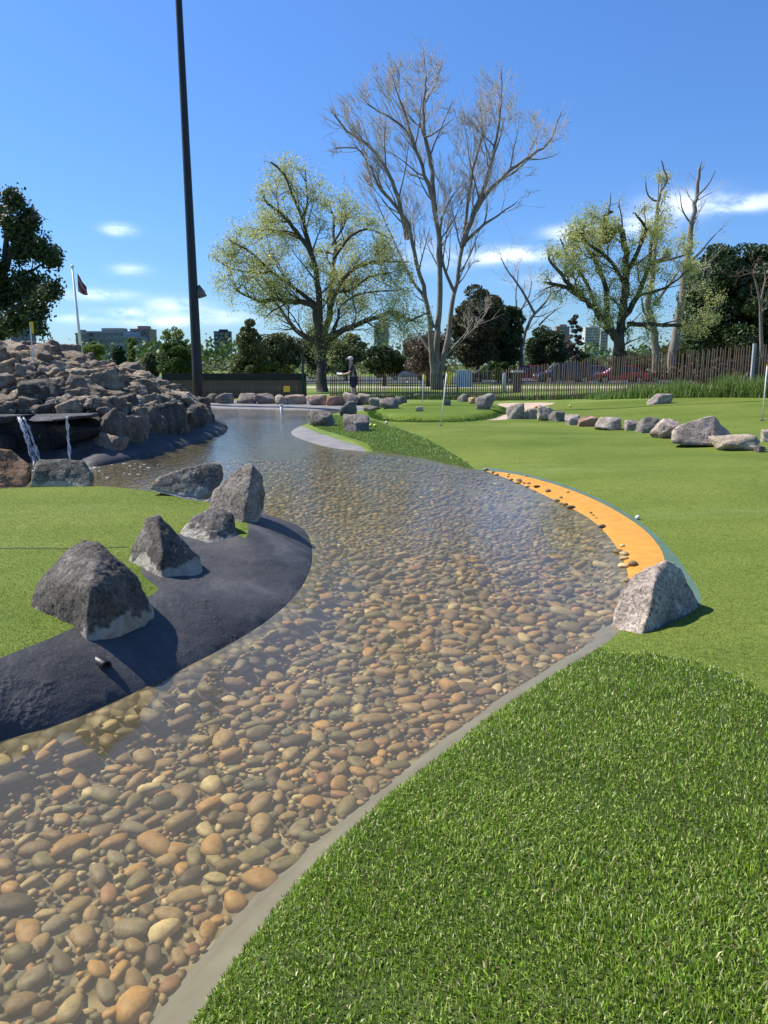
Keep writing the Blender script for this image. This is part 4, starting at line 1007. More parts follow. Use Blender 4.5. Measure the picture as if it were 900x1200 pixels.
def golf_flag(label, pxb, pyb, pxt, pyt, z=None, lean_dy=0, wflag=None):
    zz = .15
    for _ in range(4):
        b = at(pxb, pyb, zz); zz = H1(b.x, b.y) if z is None else z
    if z is not None: b = at(pxb, pyb, z)
    t = atd(pxt, pyt, b.y); h = t.z - zz; dx = t.x - b.x
    r = empty('golf_flag', (b.x, b.y, zz), label, 'golf flag', 'flagsticks on the mini golf greens')
    mb = MB(); mb.tube([(0, 0, -.02), (dx, 0, h)], .014, 8); mb.build('flagstick', MT['white'], r, smooth=True)
    f0 = .80; mb = MB(); n = 7; VV = []
    for i in range(n + 1):
        for j in range(5):
            s_ = i / n; u = j / 4; hh = h * (f0 + (1 - f0) * u); cx = dx * hh / h
            VV.append((cx + .015 + s_ * .11 * (1 - .25 * (1 - u)), .02 * math.sin(s_ * 7 + u * 2), hh - s_ * .05))
    mb.add(VV, [(i * 5 + j, i * 5 + j + 1, (i + 1) * 5 + j + 1, (i + 1) * 5 + j) for i in range(n) for j in range(4)])
    o = mb.build('pennant', MT['yellow'], r, smooth=True); so = o.modifiers.new('t', 'SOLIDIFY'); so.thickness = .006
    mb = MB(); mb.tube([(dx * .97, 0, h * .985), (dx * 1.01, 0, h * 1.012)], .018, 8); mb.build('stick_cap', MT['yellow'], r)
    mb = MB(); mb.tube([(0, 0, .0), (0, 0, .006)], [.055, .055], 16); mb.build('cup', MT['black'], r)
golf_flag('leaning yellow golf flag on the fairway in front of the raised lip', 516.6, 499, 523.5, 436)
golf_flag('thin yellow golf flag on the upper green near the fence', 495, 473, 496, 438.5)
golf_flag('yellow golf flag at the right edge of view before the long grass', 894.5, 479, 899, 428)
# flag on top of the mound
bx, by = -7.45, 16.2; hb = H1(bx, by)
t = atd(35, 378, by)
r = empty('golf_flag', (t.x, by, H1(t.x, by)), 'yellow golf flag poking up from behind the rock mound', 'golf flag', 'flagsticks on the mini golf greens')
h = t.z - r.location.z; mb = MB(); mb.tube([(0, 0, -.05), (0, 0, h)], .014, 8); mb.build('flagstick', MT['white'], r)
mb = MB(); mb.box((.03, 0, h - .1), (.07, .02, .24)); mb.build('pennant', MT['yellow'], r)
# yellow marker box at the paling fence
b = at(336, 463, .1); b.y = 32.0; p = atd(336, 456, 32.0)
r = empty('marker_box', (p.x, 32.0, H1(p.x, 32.0)), 'small yellow box on a post in front of the paling fence', 'marker box')
z0 = r.location.z; mb = MB(); mb.box((0, 0, p.z - z0), (.24, .16, .22)); mb.build('box', MT['yellow'], r)
mb = MB(); mb.box((0, 0, (p.z - z0 - .11) / 2), (.06, .06, p.z - z0 - .11)); mb.build('post', MT['black'], r)
# pale little post at the far shore
b = at(330, 480.5, 0); r = empty('nozzle_post', (b.x, b.y, 0), 'short pale post in the water at the far shore', 'post')
mb = MB(); mb.tube([(0, 0, -.3), (0, 0, .16)], .05, 10); mb.build('post', MT['white'], r, smooth=True)
mb = MB(); mb.tube([(0, 0, .16), (0, 0, .2)], .075, 12); mb.build('cap', MT['white'], r)
# golf balls
def ball(px, py, mcol, label, z=None, r=.0214):
    zz = .1
    for _ in range(4): b = at(px, py, zz); zz = H1(b.x, b.y)
    V, F = ICO[3]; o = link('golf_ball', npmesh('golf_ball', V * r, [F], smooth=True), loc=(b.x, b.y, zz + r * .95), m=mcol); tag(o, label, 'golf ball')
MT['bally'] = simple('yellow_ball', (.70, .72, .08), scale=4, rough=.35, bstr=.15); MT['ballw'] = simple('white_ball', (.82, .82, .76), scale=4, rough=.35, bstr=.15)
ball(434.5, 500.5, MT['bally'], 'yellow golf ball touching the dark rock on the grassy point', r=.045); ball(439.5, 501, MT['bally'], 'yellow golf ball just right of the one touching the rock', r=.045)
ball(453, 497, MT['ballw'], 'whitish golf ball on the rough right of the two yellow balls', r=.04); ball(747, 609, MT['ballw'], 'white golf ball on the turf beside the painted edge', r=.024)
ball(668, 477, MT['bally'], 'yellow golf ball on the back lawn behind the row of rocks', r=.04)
MT['cupred'] = simple('orange_cup', (.6, .13, .03), scale=4)
for px, py, lb in ((629, 477.5, 'small orange marker on the back lawn edge above the pale wedge rock'),):
    b = at(px, py, .15); r = MB(); r.tube([(0, 0, 0), (0, 0, .05), (0, 0, .07)], [.09, .07, .02], 12); o = r.build('marker', MT['cupred'], loc=(b.x, b.y, H1(b.x, b.y)), smooth=True); tag(o, lb, 'marker')
# drain pipe in the black bank and its trickle
q = at(126, 789, .09); dirn = Vector((.75, -.66, -.05)).normalized()
r = empty('drain_pipe', (q.x, q.y, H1(q.x, q.y)), 'short black drain pipe poking out of the black bank', 'pipe')
ro = r.location; c0 = Vector((.02, -.02, .012))
mb = MB(); n = 20; u = dirn.orthogonal().normalized(); w_ = dirn.cross(u)
prof = [(.022, .10), (.022, .0), (.03, -.012), (.03, -.1)]
prof = [(-.12, .030), (-.030, .030), (-.026, .026), (-.030, .019), (-.12, .019)]
VV = []
for t_, rad in prof:
    for k in range(n): a = 2 * PI * k / n; VV.append(tuple(c0 + dirn * t_ + (u * math.cos(a) + w_ * math.sin(a)) * rad))
mb.add(VV, [(i * n + k, i * n + (k + 1) % n, (i + 1) * n + (k + 1) % n, (i + 1) * n + k) for i in range(4) for k in range(n)]); mb.build('pipe', MT['black'], r, smooth=True)

# ------------------------------------------------------------------ white board, posts
def far_pt(px, py, Y): return atd(px, py, Y)
Yb = 44; a = far_pt(535, 433.5, Yb); c = far_pt(553, 453.5, Yb)
r = empty('notice_board', ((a.x + c.x) / 2, Yb, 0), 'plain white board standing behind the picket fence beside the bare tree', 'board')
mb = MB(); mb.box((0, 0, (a.z + c.z) / 2), (c.x - a.x, .06, a.z - c.z)); mb.build('panel', MT['white'], r)
for sx_ in (-1, 1): mb = MB(); mb.box((sx_ * .35, .06, a.z / 2), (.06, .05, a.z)); mb.build('leg', MT['black'], r)
Yb = 42; a = far_pt(601, 436.5, Yb); c = far_pt(611, 464, Yb)
r = empty('bin_enclosure', ((a.x + c.x) / 2, Yb, 0), 'dark square pillar with a white cap behind the picket fence', 'pillar')
mb = MB(); mb.box((0, 0, a.z / 2), (.42, .42, a.z)); mb.build('pillar', simple('dark_timber', (.045, .04, .035), (.08, .07, .06), 4), r)
mb = MB(); mb.box((.0, 0, a.z + .05), (.62, .6, .1)); mb.build('cap', MT['white'], r)
Yb = 45; a = far_pt(591, 437, Yb); mb = MB(); mb.tube([(0, 0, 0), (0, 0, a.z - .06), (0, 0, a.z)], [.09, .09, .05], 10); o = mb.build('bollard', MT['white'], loc=(a.x, Yb, 0), smooth=True); tag(o, 'slim white bollard behind the fence left of the dark pillar', 'bollard')
# ------------------------------------------------------------------ footpath, car park
def strip(name, y0, y1, x0, x1, z, m):
    mb = MB(); mb.add([(x0, y0, z), (x1, y0, z), (x1, y1, z), (x0, y1, z)], [(0, 1, 2, 3)]); o = mb.build(name, m); tag(o, kind='structure'); return o
strip('footpath', 53, 57.5, -60, 90, .012, MT['pathfar'])
strip('road', 64, 92, -120, 140, .012, MT['asphalt'])
mb = MB(); mb.box((10, 63.9, .07), (260, .25, .14)); o = mb.build('kerb', MT['kerb']); tag(o, kind='structure')
mb = MB()
for k in range(40): mb.add([(-60 + k * 2.7, 70, .018), (-59.9 + k * 2.7, 70, .018), (-59.9 + k * 2.7, 75, .018), (-60 + k * 2.7, 75, .018)], [(0, 1, 2, 3)])
o = mb.build('parking_lines', MT['white']); tag(o, kind='structure')
strip('far_road', 96, 104, -200, 200, .014, MT['asphalt'])
# cars
MT['glass'] = simple('dark_car_glass', (.02, .025, .03), (.03, .035, .04), 2, .08, 0, spec=.8)
MT['tyre'] = simple('tyre_rubber', (.02, .02, .02), scale=5, rough=.85)
MT['rim'] = simple('alloy_rim', (.45, .45, .46), scale=5, rough=.35, metal=.8)
MT['lamp'] = simple('headlight_glass', (.75, .76, .78), scale=5, rough=.15); MT['tail'] = simple('tail_light', (.35, .01, .01), scale=5, rough=.2)
def car(label, px, py_bottom, Y, color, rz, suv=False, length=4.4):
    p = atd(px, py_bottom, Y); r = empty('parked_car', (p.x, Y, .015), label, 'car', 'cars parked behind the picket fence', rz)
    paint = simple('car_paint', color, tuple(min(1, c * 1.1) for c in color), 1, .25, 0, spec=.6)
    hl = length / 2; H = 1.68 if suv else 1.45; belt = .98 if suv else .9; W = .9
    prof = [(-hl, .35), (-hl - .02, .6), (-hl + .08, .82), (-hl + .95, belt - .02), (hl - .75 if not suv else hl - .15, belt + .02), (hl - .05, belt - .08), (hl, .6), (hl - .05, .32)]
    arches = []
    bottom = []
    for cx in (hl - .8, -hl + .85):
        for a in range(0, 181, 30): bottom.append((cx + .38 * math.cos(math.radians(a)), .28 + .38 * math.sin(math.radians(a))))
    outline = prof + bottom
    nn = len(outline); ws = [(-W, 1), (-W + .07, 0), (W - .07, 0), (W, 1)]
    me = MB(); bmv = []
    for yy in (-W, W):
        for (x, z) in outline: bmv.append((x, yy * (1 if z < .75 else .96), z))
    me.add(bmv, [tuple(range(nn)), tuple(range(nn, 2 * nn))[::-1]] + [(k, (k + 1) % nn + 0, (k + 1) % nn + nn, k + nn)[::-1] for k in range(nn)])
    o = me.build('body', paint, r); bv = o.modifiers.new('b', 'BEVEL'); bv.width = .05; bv.segments = 2; bv.limit_method = 'ANGLE'
    # cabin
    if suv: cab = [(-hl + 1.0, belt - .02), (-hl + 1.65, H), (hl - .45, H), (hl - .12, belt)]
    else: cab = [(-hl + .95, belt - .03), (-hl + 1.75, H), (hl - 1.15, H), (hl - .35, belt)]
    def cabin(cb, w0, w1, top=True):
        V = []
        for sy in (-1, 1):
            for i, (x, z) in enumerate(cb): V.append((x, sy * (w0 if i in (0, 3) else w1), z))
        return V
    g = MB(); g.add(cabin(cab, .82, .66), [(0, 1, 2, 3), (7, 6, 5, 4), (0, 4, 5, 1), (1, 5, 6, 2), (2, 6, 7, 3), (3, 7, 4, 0)]); o = g.build('window', MT['glass'], r)
    g = MB(); a, b = cab[1], cab[2]; g.box(((a[0] + b[0]) / 2, 0, H + .015), (b[0] - a[0] + .1, 1.36, .05)); o = g.build('roof', paint, r); bv = o.modifiers.new('b', 'BEVEL'); bv.width = .02
    for sy in (-1, 1):
        g = MB()
        for (x0, z0), (x1, z1) in ((cab[0], cab[1]), (((cab[0][0] + cab[3][0]) / 2, belt), ((cab[1][0] + cab[2][0]) / 2, H)), (cab[3], cab[2])):
            g.tube([(x0, sy * .83, z0), (x1, sy * .67, z1)], .035, 4)
        g.build('pillar', paint, r)
        for cx in (hl - .8, -hl + .85):
            g = MB(); g.tube([(cx, sy * .70, .32), (cx, sy * .90, .32)], .32, 18); t = g.build('wheel', MT['tyre'], r)
            g = MB(); g.tube([(cx, sy * .90, .32), (cx, sy * .912, .32)], .2, 12); g.build('rim', MT['rim'], t)
        g = MB(); g.box((-hl + .02, sy * .66, .70), (.12, .34, .14)); g.build('headlight', MT['lamp'], r)
        g = MB(); g.box((hl - .01, sy * .68, .76), (.08, .3, .16)); g.build('tail_light', MT['tail'], r)
        g = MB(); g.box((-hl + 1.35, sy * .98, belt + .05), (.1, .18, .12)); g.build('mirror', paint, r)
    g = MB(); g.box((-hl, 0, .5), (.06, 1.1, .16)); g.build('grille', MT['black'], r)
    return r
car('dark grey car parked left of the white bollard', 575, 448, 68, (.03, .035, .04), .12)
car('red car seen behind the dark pillar', 617, 446, 76, (.45, .02, .025), .05)
car('dark blue off road wagon parked between the red cars', 660, 449, 66, (.03, .04, .07), .08, True, 4.7)
car('bright red hatchback parked right of the blue wagon', 726, 449, 66, (.48, .02, .02), -.1)
car('silver blue car seen past the two red cars', 692, 444, 82, (.25, .32, .42), .1)
car('dark red car parked furthest right behind the trees', 780, 449, 68, (.22, .02, .03), .1)
car('silver car parked behind the bare tree trunk', 478, 445, 82, (.5, .5, .5), 0)

# ------------------------------------------------------------------ buildings
def bmat(n, c, c2=None): return simple(n, c, c2 or tuple(x * .85 for x in c), .15, .8, .2, .05)
BGLASS = simple('blue_window_glass', (.05, .08, .12), (.09, .13, .18), .1, .12, 0, spec=.7)
BGLASS2 = simple('grey_window_glass', (.12, .14, .17), (.07, .08, .10), .1, .2, 0, spec=.6)
def tower(label, px0, px1, pyt, Y, floors, wall, glass=BGLASS, depth=None, cols=1, roofbox=True, bandfrac=.55, cat='tower', grid=False):
    a = atd(px0, pyt, Y); b = atd(px1, pyt, Y); W = b.x - a.x; H = a.z; D = depth or W * .8; cx = (a.x + b.x) / 2
    r = empty('apartment_building' if cat != 'office' else 'office_building', (cx, Y + D / 2, 0), label, 'building', 'buildings on the skyline')
    mb = MB(); mb.box((0, 0, H / 2), (W * .96, D * .96, H)); mb.build('wall', wall, r)
    fh = H / floors
    for i in range(floors):
        z = (i + .55) * fh
        if z + fh * .3 > H: continue
        for c in range(cols):
            w_ = W / cols * (.82 if cols > 1 else .96); x = -W / 2 + (c + .5) * W / cols
            mb = MB(); mb.box((x, -D * .48, z), (w_, .5, fh * bandfrac)); wn = mb.build('window', glass, r)
        if grid:
            mb = MB(); mb.box((0, -D * .49, (i + 1) * fh - fh * .12), (W * 1.0, 1.2, fh * .16)); mb.build('balcony', wall, r)
    if roofbox:
        mb = MB(); mb.box((W * .05, 0, H + fh * .35), (W * .5, D * .5, fh * .7)); mb.build('roof', wall, r)
        mb = MB(); mb.box((0, -D * .0, H + .2), (W, D, .4)); mb.build('parapet', wall, r)
    return r
wh = bmat('pale_wall', (.52, .50, .47)); gy = bmat('grey_wall', (.27, .27, .28)); dk = bmat('dark_wall', (.05, .055, .065)); br = bmat('brown_wall', (.30, .22, .18)); bl = bmat('blue_grey_wall', (.14, .18, .22))
tower('blue grey block half hidden by the dark tree at the left edge', 10, 33, 374, 260, 7, bl, cols=3)
tower('grey apartment block, left wing of the long complex behind the flagpole', 88, 101, 391, 400, 6, gy, BGLASS2, cols=2, grid=True)
tower('long grey apartment block in the middle of the complex behind the flagpole', 101, 152, 389, 405, 6, gy, BGLASS, cols=6, grid=True, depth=14)
tower('taller brown grey apartment block at the right of the long complex', 152, 175, 386, 420, 7, br, BGLASS2, cols=4, grid=True, depth=14)
tower('pale glass office block in front of the long complex', 133, 166, 395, 390, 4, bmat('glass_wall', (.22, .28, .34)), BGLASS, cols=4, depth=10)
tower('low dark block right of the long complex', 168, 180, 406, 380, 3, dk, BGLASS2)
tower('small blue block beside the willow', 176, 190, 406, 400, 3, bl, BGLASS2, cols=2)
tower('dark glass tower between the mast and the leafy tree', 250, 269, 389, 420, 9, dk, BGLASS, cols=3)
tower('low dark shed roofed building at the foot of the dark glass tower', 236, 264, 425, 200, 1, dk, BGLASS2, roofbox=False)
tower('white banded block seen left of the leafy tree trunk', 337, 353, 403, 420, 8, wh, BGLASS2, cols=2)
tower('slender blue grey tower right of the leafy tree trunk', 438, 456, 378, 600, 14, bl, BGLASS, cols=2)
tower('short white block between the leafy tree and the slender tower', 419, 428, 403, 420, 7, wh, BGLASS2, cols=2)
tower('grey block left of the bare tree trunks', 472, 496, 402, 450, 9, gy, BGLASS2, cols=1)
tower('pinkish concrete tower left of the right hand trees', 652, 668, 383, 520, 11, br, BGLASS2, cols=2)
tower('white striped tower seen between the right hand trees', 686, 704, 384, 480, 14, wh, BGLASS, cols=1, grid=True)
tower('pale narrow tower joined to the white striped one', 704, 713, 388, 490, 12, wh, BGLASS2, cols=2)
tower('low pale building under the right hand trees', 745, 765, 413, 300, 3, wh, BGLASS2, cols=3)
tower('small pale house seen through the right hand trees', 800, 822, 418, 200, 2, wh, BGLASS2, cols=3)

# ------------------------------------------------------------------ trees
def quads(P, size, rg, squash=1.0, up=0.0):
    n = len(P); a = rg.normal(0, 1, (n, 3)); a[:, 2] += up; a /= np.linalg.norm(a, axis=1)[:, None]
    b = rg.normal(0, 1, (n, 3)); b -= a * (a * b).sum(1)[:, None]; b /= np.linalg.norm(b, axis=1)[:, None] + 1e-9
    c = np.cross(a, b); s = (size * rg.uniform(.6, 1.35, n))[:, None]
    V = np.stack([P - b * s * .5, P + c * s * .34 * squash, P + b * s * .5, P - c * s * .34 * squash], 1).reshape(-1, 3)
    return V, np.arange(n * 4).reshape(-1, 4)
def pip(x, y, P):
    c = False; j = len(P) - 1
    for i in range(len(P)):
        yi, yj = P[i][1], P[j][1]
        if (yi > y) != (yj > y) and x < (P[j][0] - P[i][0]) * (y - yi) / (yj - yi) + P[i][0]: c = not c
        j = i
    return c
class Tree:
    def __init__(s, seed, clip=None, off=(0, 0), scale=1.0): s.clip = None if clip is None else [(x / scale + off[0], y / scale + off[1]) for x, y in clip]; s.r = random.Random(seed); s.rg = np.random.default_rng(seed); s.limbs = []; s.tw = []; s.tips = []; s.rmin = .009
    def px(s, pts, Y, scale, off, radii, spread=.25):
        """main limb from photo crop coordinates; depth wanders so the tree is round"""
        out = []; tot = len(pts) - 1; dy = s.r.uniform(-1, 1) * spread
        for i, (x, y) in enumerate(pts):
            p = atd(x / scale + off[0], y / scale + off[1], Y); f = i / tot
            d = dy * f * Y * .12; q = atd(x / scale + off[0], y / scale + off[1], Y + d); out.append(q)
        # resample smooth
        P = []; 
        for i in range(len(out) - 1):
            p0 = out[max(i - 1, 0)]; p1 = out[i]; p2 = out[i + 1]; p3 = out[min(i + 2, tot)]
            for k in range(4):
                t = k / 4; P.append(.5 * ((2 * p1) + (p2 - p0) * t + (2 * p0 - 5 * p1 + 4 * p2 - p3) * t * t + (3 * p1 - p0 - 3 * p2 + p3) * t**3))
        P.append(out[-1]); n = len(P)
        for i in range(1, n - 1): P[i] = P[i] + Vector([s.r.gauss(0, .06) for _ in range(3)]) * radii[0] * 2
        R = [radii[0] + (radii[1] - radii[0]) * (i / (n - 1))**.8 for i in range(n)]
        s.limbs.append((P, R)); return P, R
    def grow(s, p, d, L, rad, lvl, kids, up=.12, wig=.22, ang=(.5, .95), bend=None):
        jx, jy = s.r.gauss(0, 11), s.r.gauss(0, 11); n = 5 if lvl else 4; P = [p]; dd = d.normalized(); step = L / n
        for i in range(n):
            if s.clip is not None:
                q = P[-1] + dd * step; qx, qy, _d = pxy(q.x, q.y, q.z)
                if not pip(qx + jx, qy + jy, s.clip):
                    if i == 0: return
                    n = i; break
            dd = (dd + Vector([s.r.gauss(0, wig) for _ in range(3)]) * .6 + Vector((0, 0, up))).normalized(); P.append(P[-1] + dd * step * s.r.uniform(.8, 1.2))
        R = [rad * (1 - .75 * i / n) for i in range(n + 1)]
        (s.limbs if rad > .045 else s.tw).append((P, R))
        if lvl <= 0: s.tips.append((P, R)); return
        k = kids[lvl - 1]
        for j in range(k):
            t = s.r.uniform(.25, 1.0); i = min(n - 1, int(t * n)); q = P[i].lerp(P[i + 1], t * n - i); ax = (P[i + 1] - P[i]).normalized()
            s.grow(q, s.side(ax, s.r.uniform(*ang)), L * s.r.uniform(.45, .7), max(R[i] * .6, s.rmin), lvl - 1, kids, up, wig, ang)
    def side(s, ax, a):
        o = ax.orthogonal().normalized(); o = Matrix.Rotation(s.r.uniform(0, 2 * PI), 3, ax) @ o
        return (ax * math.cos(a) + o * math.sin(a)).normalized()
    def sprout(s, PR, every, L, kids, lvl, t0=.25, up=.12, ang=(.45, .9), wig=.22, rmax=.09):
        P, R = PR; n = len(P) - 1; seg = sum((P[i + 1] - P[i]).length for i in range(n)); cnt = max(2, int(seg * (1 - t0) / every))
        for j in range(cnt):
            t = t0 + (1 - t0) * (j + s.r.uniform(0, 1)) / cnt; t = min(t, .999); i = int(t * n); q = P[i].lerp(P[i + 1], t * n - i); ax = (P[i + 1] - P[i]).normalized()
            s.grow(q, s.side(ax, s.r.uniform(*ang)), L * s.r.uniform(.6, 1.3) * (1.15 - .5 * t), min(R[i] * .5, rmax), lvl, kids, up, wig, ang)
        s.grow(P[-1], (P[-1] - P[-2]).normalized(), L * .3, R[-1], max(lvl - 1, 0), kids, up, wig, ang)
    def mesh(s, items, name, n):
        V, F, off = [], [], 0
        for P, R in items:
            P = np.array([tuple(p) for p in P]); m = len(P); T = np.gradient(P, axis=0); T /= np.linalg.norm(T, axis=1)[:, None] + 1e-9
            u = np.cross(T, np.array([.31, .87, .38])); u /= np.linalg.norm(u, axis=1)[:, None] + 1e-9; w_ = np.cross(T, u)
            a = np.arange(n) * 2 * PI / n; ring = P[:, None] + (u[:, None] * np.cos(a)[None, :, None] + w_[:, None] * np.sin(a)[None, :, None]) * np.array(R)[:, None, None]
            V.append(ring.reshape(-1, 3)); i = (np.arange(m - 1)[:, None] * n + np.arange(n)[None]).ravel(); j = (np.arange(m - 1)[:, None] * n + (np.arange(n) + 1)[None] % n).ravel()
            F.append(np.stack([i, j, j + n, i + n], 1) + off); off += m * n
        return np.vstack(V), np.vstack(F)
    def build(s, name, base, label, bark, twig, leaf=None, cat='tree', group=None, leaf_n=0, leaf_size=.1, leaf_spread=.15, leaf_items=None):
        r = empty(name, base, label, cat, group); b = np.array(base[:])
        V, F = s.mesh(s.limbs, 'trunk', 9); link('trunk', npmesh('trunk', V - b, [F], smooth=True), r, m=bark)
        items = s.tw; Vs, Fs = s.mesh(items, 'crown', 3)
        if leaf is None: link('crown', npmesh('crown', Vs - b, [Fs], smooth=True), r, m=twig)
        else:
            o = link('twigs', npmesh('twigs', Vs - b, [Fs], smooth=True), r, m=twig)
            src = s.tips; pts = []
            k = max(1, leaf_n // max(1, len(src)))
            for P, R in src:
                for _ in range(k):
                    t = s.r.uniform(.1, 1) * (len(P) - 1); i = min(int(t), len(P) - 2); q = P[i].lerp(P[i + 1], t - i); pts.append(tuple(q + Vector([s.r.gauss(0, leaf_spread) for _ in range(3)])))
            V2, F2 = quads(np.array(pts), leaf_size, s.rg); o = link('crown', npmesh('crown', V2 - b, [F2]), r, m=leaf)
            print(name, 'leaves', len(pts))
        print(label[:30], len(s.limbs), len(s.tw)); return r
BARK = simple('grey_brown_bark', (.16, .135, .115), (.27, .235, .20), 1.6, .9, .8, .05, kind='World', fine=5)
BARKD = simple('dark_bark', (.045, .036, .03), (.09, .075, .06), 1.6, .9, .8, .05, kind='World', fine=5)
TWIG = simple('grey_twigs', (.37, .32, .265), (.47, .415, .355), 1.0, .9, 0, kind='World')
TWIGD = simple('dark_twigs', (.07, .058, .045), (.12, .10, .08), 1.0, .9, 0, kind='World')
LEAFY = leaf_mat('spring_leaves', (.40, .44, .11), (.60, .60, .26), .8, .45)
# big bare tree
S = 2.903; O = (370, 40); Yt = 50
T = Tree(1, [(380, 1230), (380, 1000), (200, 650), (40, 420), (35, 250), (150, 190), (200, 90), (270, 70), (340, 45), (430, 60), (470, 280), (520, 270), (560, 130), (640, 105), (710, 150), (740, 270), (850, 240), (850, 420), (720, 580), (620, 700), (560, 800), (620, 900), (560, 1080), (460, 1230)], O, S)
T.rmin = .0125
mains = [([(398, 1225), (398, 1160), (392, 1050), (380, 930), (345, 780), (310, 640), (250, 560), (215, 520), (180, 440), (140, 390), (60, 390)], (.26, .04)),
         ([(310, 700), (280, 560), (235, 450), (180, 380), (110, 330), (75, 290), (52, 262)], (.20, .04)),
         ([(408, 1225), (408, 1160), (412, 1050), (420, 920), (420, 750), (405, 600), (370, 480), (335, 380), (290, 310), (230, 270), (175, 235)], (.32, .04)),
         ([(405, 600), (395, 470), (372, 350), (368, 230), (375, 150), (365, 62)], (.22, .03)),
         ([(422, 1225), (425, 1160), (450, 1030), (470, 880), (500, 720), (520, 560), (545, 430), (570, 340), (560, 250)], (.27, .035)),
         ([(500, 720), (540, 600), (590, 470), (615, 350), (632, 230), (630, 122)], (.24, .03)),
         ([(540, 600), (600, 520), (680, 450), (740, 410), (800, 360), (822, 300), (838, 250)], (.19, .03)),
         ([(510, 705), (570, 650), (630, 610), (685, 570)], (.15, .03)), ([(475, 880), (435, 790), (425, 650), (455, 570), (490, 520)], (.15, .03)),
         ([(400, 1000), (370, 900), (330, 840), (290, 760), (240, 650), (205, 560)], (.17, .03)),
         ([(372, 350), (400, 340), (440, 310), (465, 290)], (.09, .02)), ([(335, 380), (300, 260), (270, 180), (255, 90)], (.10, .02)),
         ([(430, 1100), (480, 1060), (540, 1000), (590, 930)], (.10, .02)), ([(395, 1090), (350, 1020), (320, 970), (300, 880)], (.11, .02)), ([(375, 230), (410, 160), (430, 90)], (.07, .02))]
for pts, rr_ in mains:
    rr_ = (rr_[0] * .82, rr_[1] * .8); pr = T.px(pts, Yt, S, O, rr_, .35); big = rr_[0] > .2
    T.sprout(pr, .62, 3.0 if rr_[0] > .12 else 2.3, (6, 4, 3), 3, .35 if big else .15, .09, (.35, .85), .17, .055)
T.build('bare_tree', (at(515, 452, 0).x, Yt, 0), 'very tall leafless grey tree with several stems behind the fence', BARK, TWIG)
# leafy tree
S = 3.75; O = (240, 170); Yt = 45; T = Tree(2, [(520, 1200), (480, 930), (300, 780), (100, 720), (20, 600), (30, 460), (110, 400), (200, 330), (250, 230), (270, 70), (350, 80), (440, 80), (500, 200), (600, 225), (760, 310), (870, 420), (960, 600), (960, 850), (700, 870), (580, 930)], O, S)
for pts, rr_ in [([(520, 1130), (515, 1040), (515, 960), (520, 880), (545, 720), (560, 560), (572, 440), (560, 300)], (.55, .06)), ([(515, 930), (490, 760), (470, 700), (400, 690), (330, 680), (240, 685), (160, 650)], (.36, .06)),
                 ([(510, 880), (420, 830), (360, 760), (310, 690), (230, 600)], (.26, .05)), ([(505, 820), (500, 640), (470, 480), (400, 380), (340, 310), (268, 245)], (.30, .06)), ([(470, 480), (430, 330), (390, 230), (350, 130), (290, 75)], (.17, .04)),
                 ([(548, 720), (600, 600), (680, 530), (760, 510), (860, 515)], (.22, .05)), ([(540, 850), (640, 800), (740, 760), (830, 735), (900, 770), (960, 745)], (.28, .05)), ([(560, 640), (640, 640), (720, 580), (820, 560)], (.15, .04)),
                 ([(430, 330), (450, 250), (440, 110)], (.12, .03)), ([(490, 700), (380, 620), (300, 560), (200, 470), (130, 430)], (.18, .04)), ([(565, 500), (640, 400), (720, 370), (790, 400)], (.14, .04)), ([(520, 900), (580, 780), (600, 700), (700, 650), (840, 640)], (.15, .04)), ([(300, 560), (200, 560), (110, 540), (50, 500)], (.12, .03)), ([(400, 400), (300, 380), (220, 370)], (.10, .03)), ([(560, 440), (620, 330), (600, 260)], (.10, .03))]:
    rr_ = (rr_[0] * .72, rr_[1]); pr = T.px(pts, Yt, S, O, rr_, .55); T.sprout(pr, .5, 1.9, (5, 5), 2, .15, .05, (.5, 1.1), .28, .06)
T.build('leafy_tree', (at(376, 457, 0).x, Yt, 0), 'wide dark limbed tree covered in pale yellow green spring leaves', BARKD, TWIGD, LEAFY, leaf_n=60000, leaf_size=.09, leaf_spread=.2)
# right leafy tree and its neighbour
S = 3.0; O = (600, 170); Yt = 46; T = Tree(3, [(370, 800), (340, 710), (190, 600), (105, 510), (105, 390), (150, 330), (240, 230), (360, 220), (450, 215), (560, 240), (660, 350), (690, 480), (760, 560), (740, 650), (500, 680)], O, S)
for pts, rr_ in [([(375, 800), (375, 740), (372, 690), (345, 650), (300, 590), (250, 540), (190, 480), (130, 400)], (.50, .07)), ([(372, 740), (378, 690), (385, 600), (400, 500), (400, 380), (375, 290), (330, 345), (325, 260), (355, 235)], (.40, .08)),
                 ([(385, 620), (440, 530), (480, 420), (500, 300), (520, 250)], (.25, .06)), ([(250, 540), (190, 500), (125, 485)], (.2, .08)), ([(400, 450), (440, 380), (470, 300), (440, 250)], (.2, .06)), ([(330, 620), (330, 500), (290, 400), (250, 330), (260, 270)], (.22, .07)),
                 ([(410, 630), (480, 630), (600, 632), (680, 600), (740, 560)], (.2, .05)), ([(300, 590), (260, 480), (200, 400), (180, 350)], (.14, .06)), ([(400, 500), (340, 400), (260, 340), (250, 300)], (.16, .06)), ([(480, 420), (560, 400), (640, 380)], (.12, .04)), ([(440, 530), (540, 500), (620, 440)], (.14, .04))]:
    rr_ = (rr_[0] * .8, rr_[1]); pr = T.px(pts, Yt, S, O, rr_, .5); T.sprout(pr, .5, 1.5, (5, 4), 2, .15, .05, (.5, 1.1), .3, .06)
T.build('pollarded_tree', (at(725, 463, 0).x, Yt, 0), 'knobbly dark limbed tree with pale green new leaves at the right', BARKD, TWIGD, LEAFY, leaf_n=36000, leaf_size=.09, leaf_spread=.18)
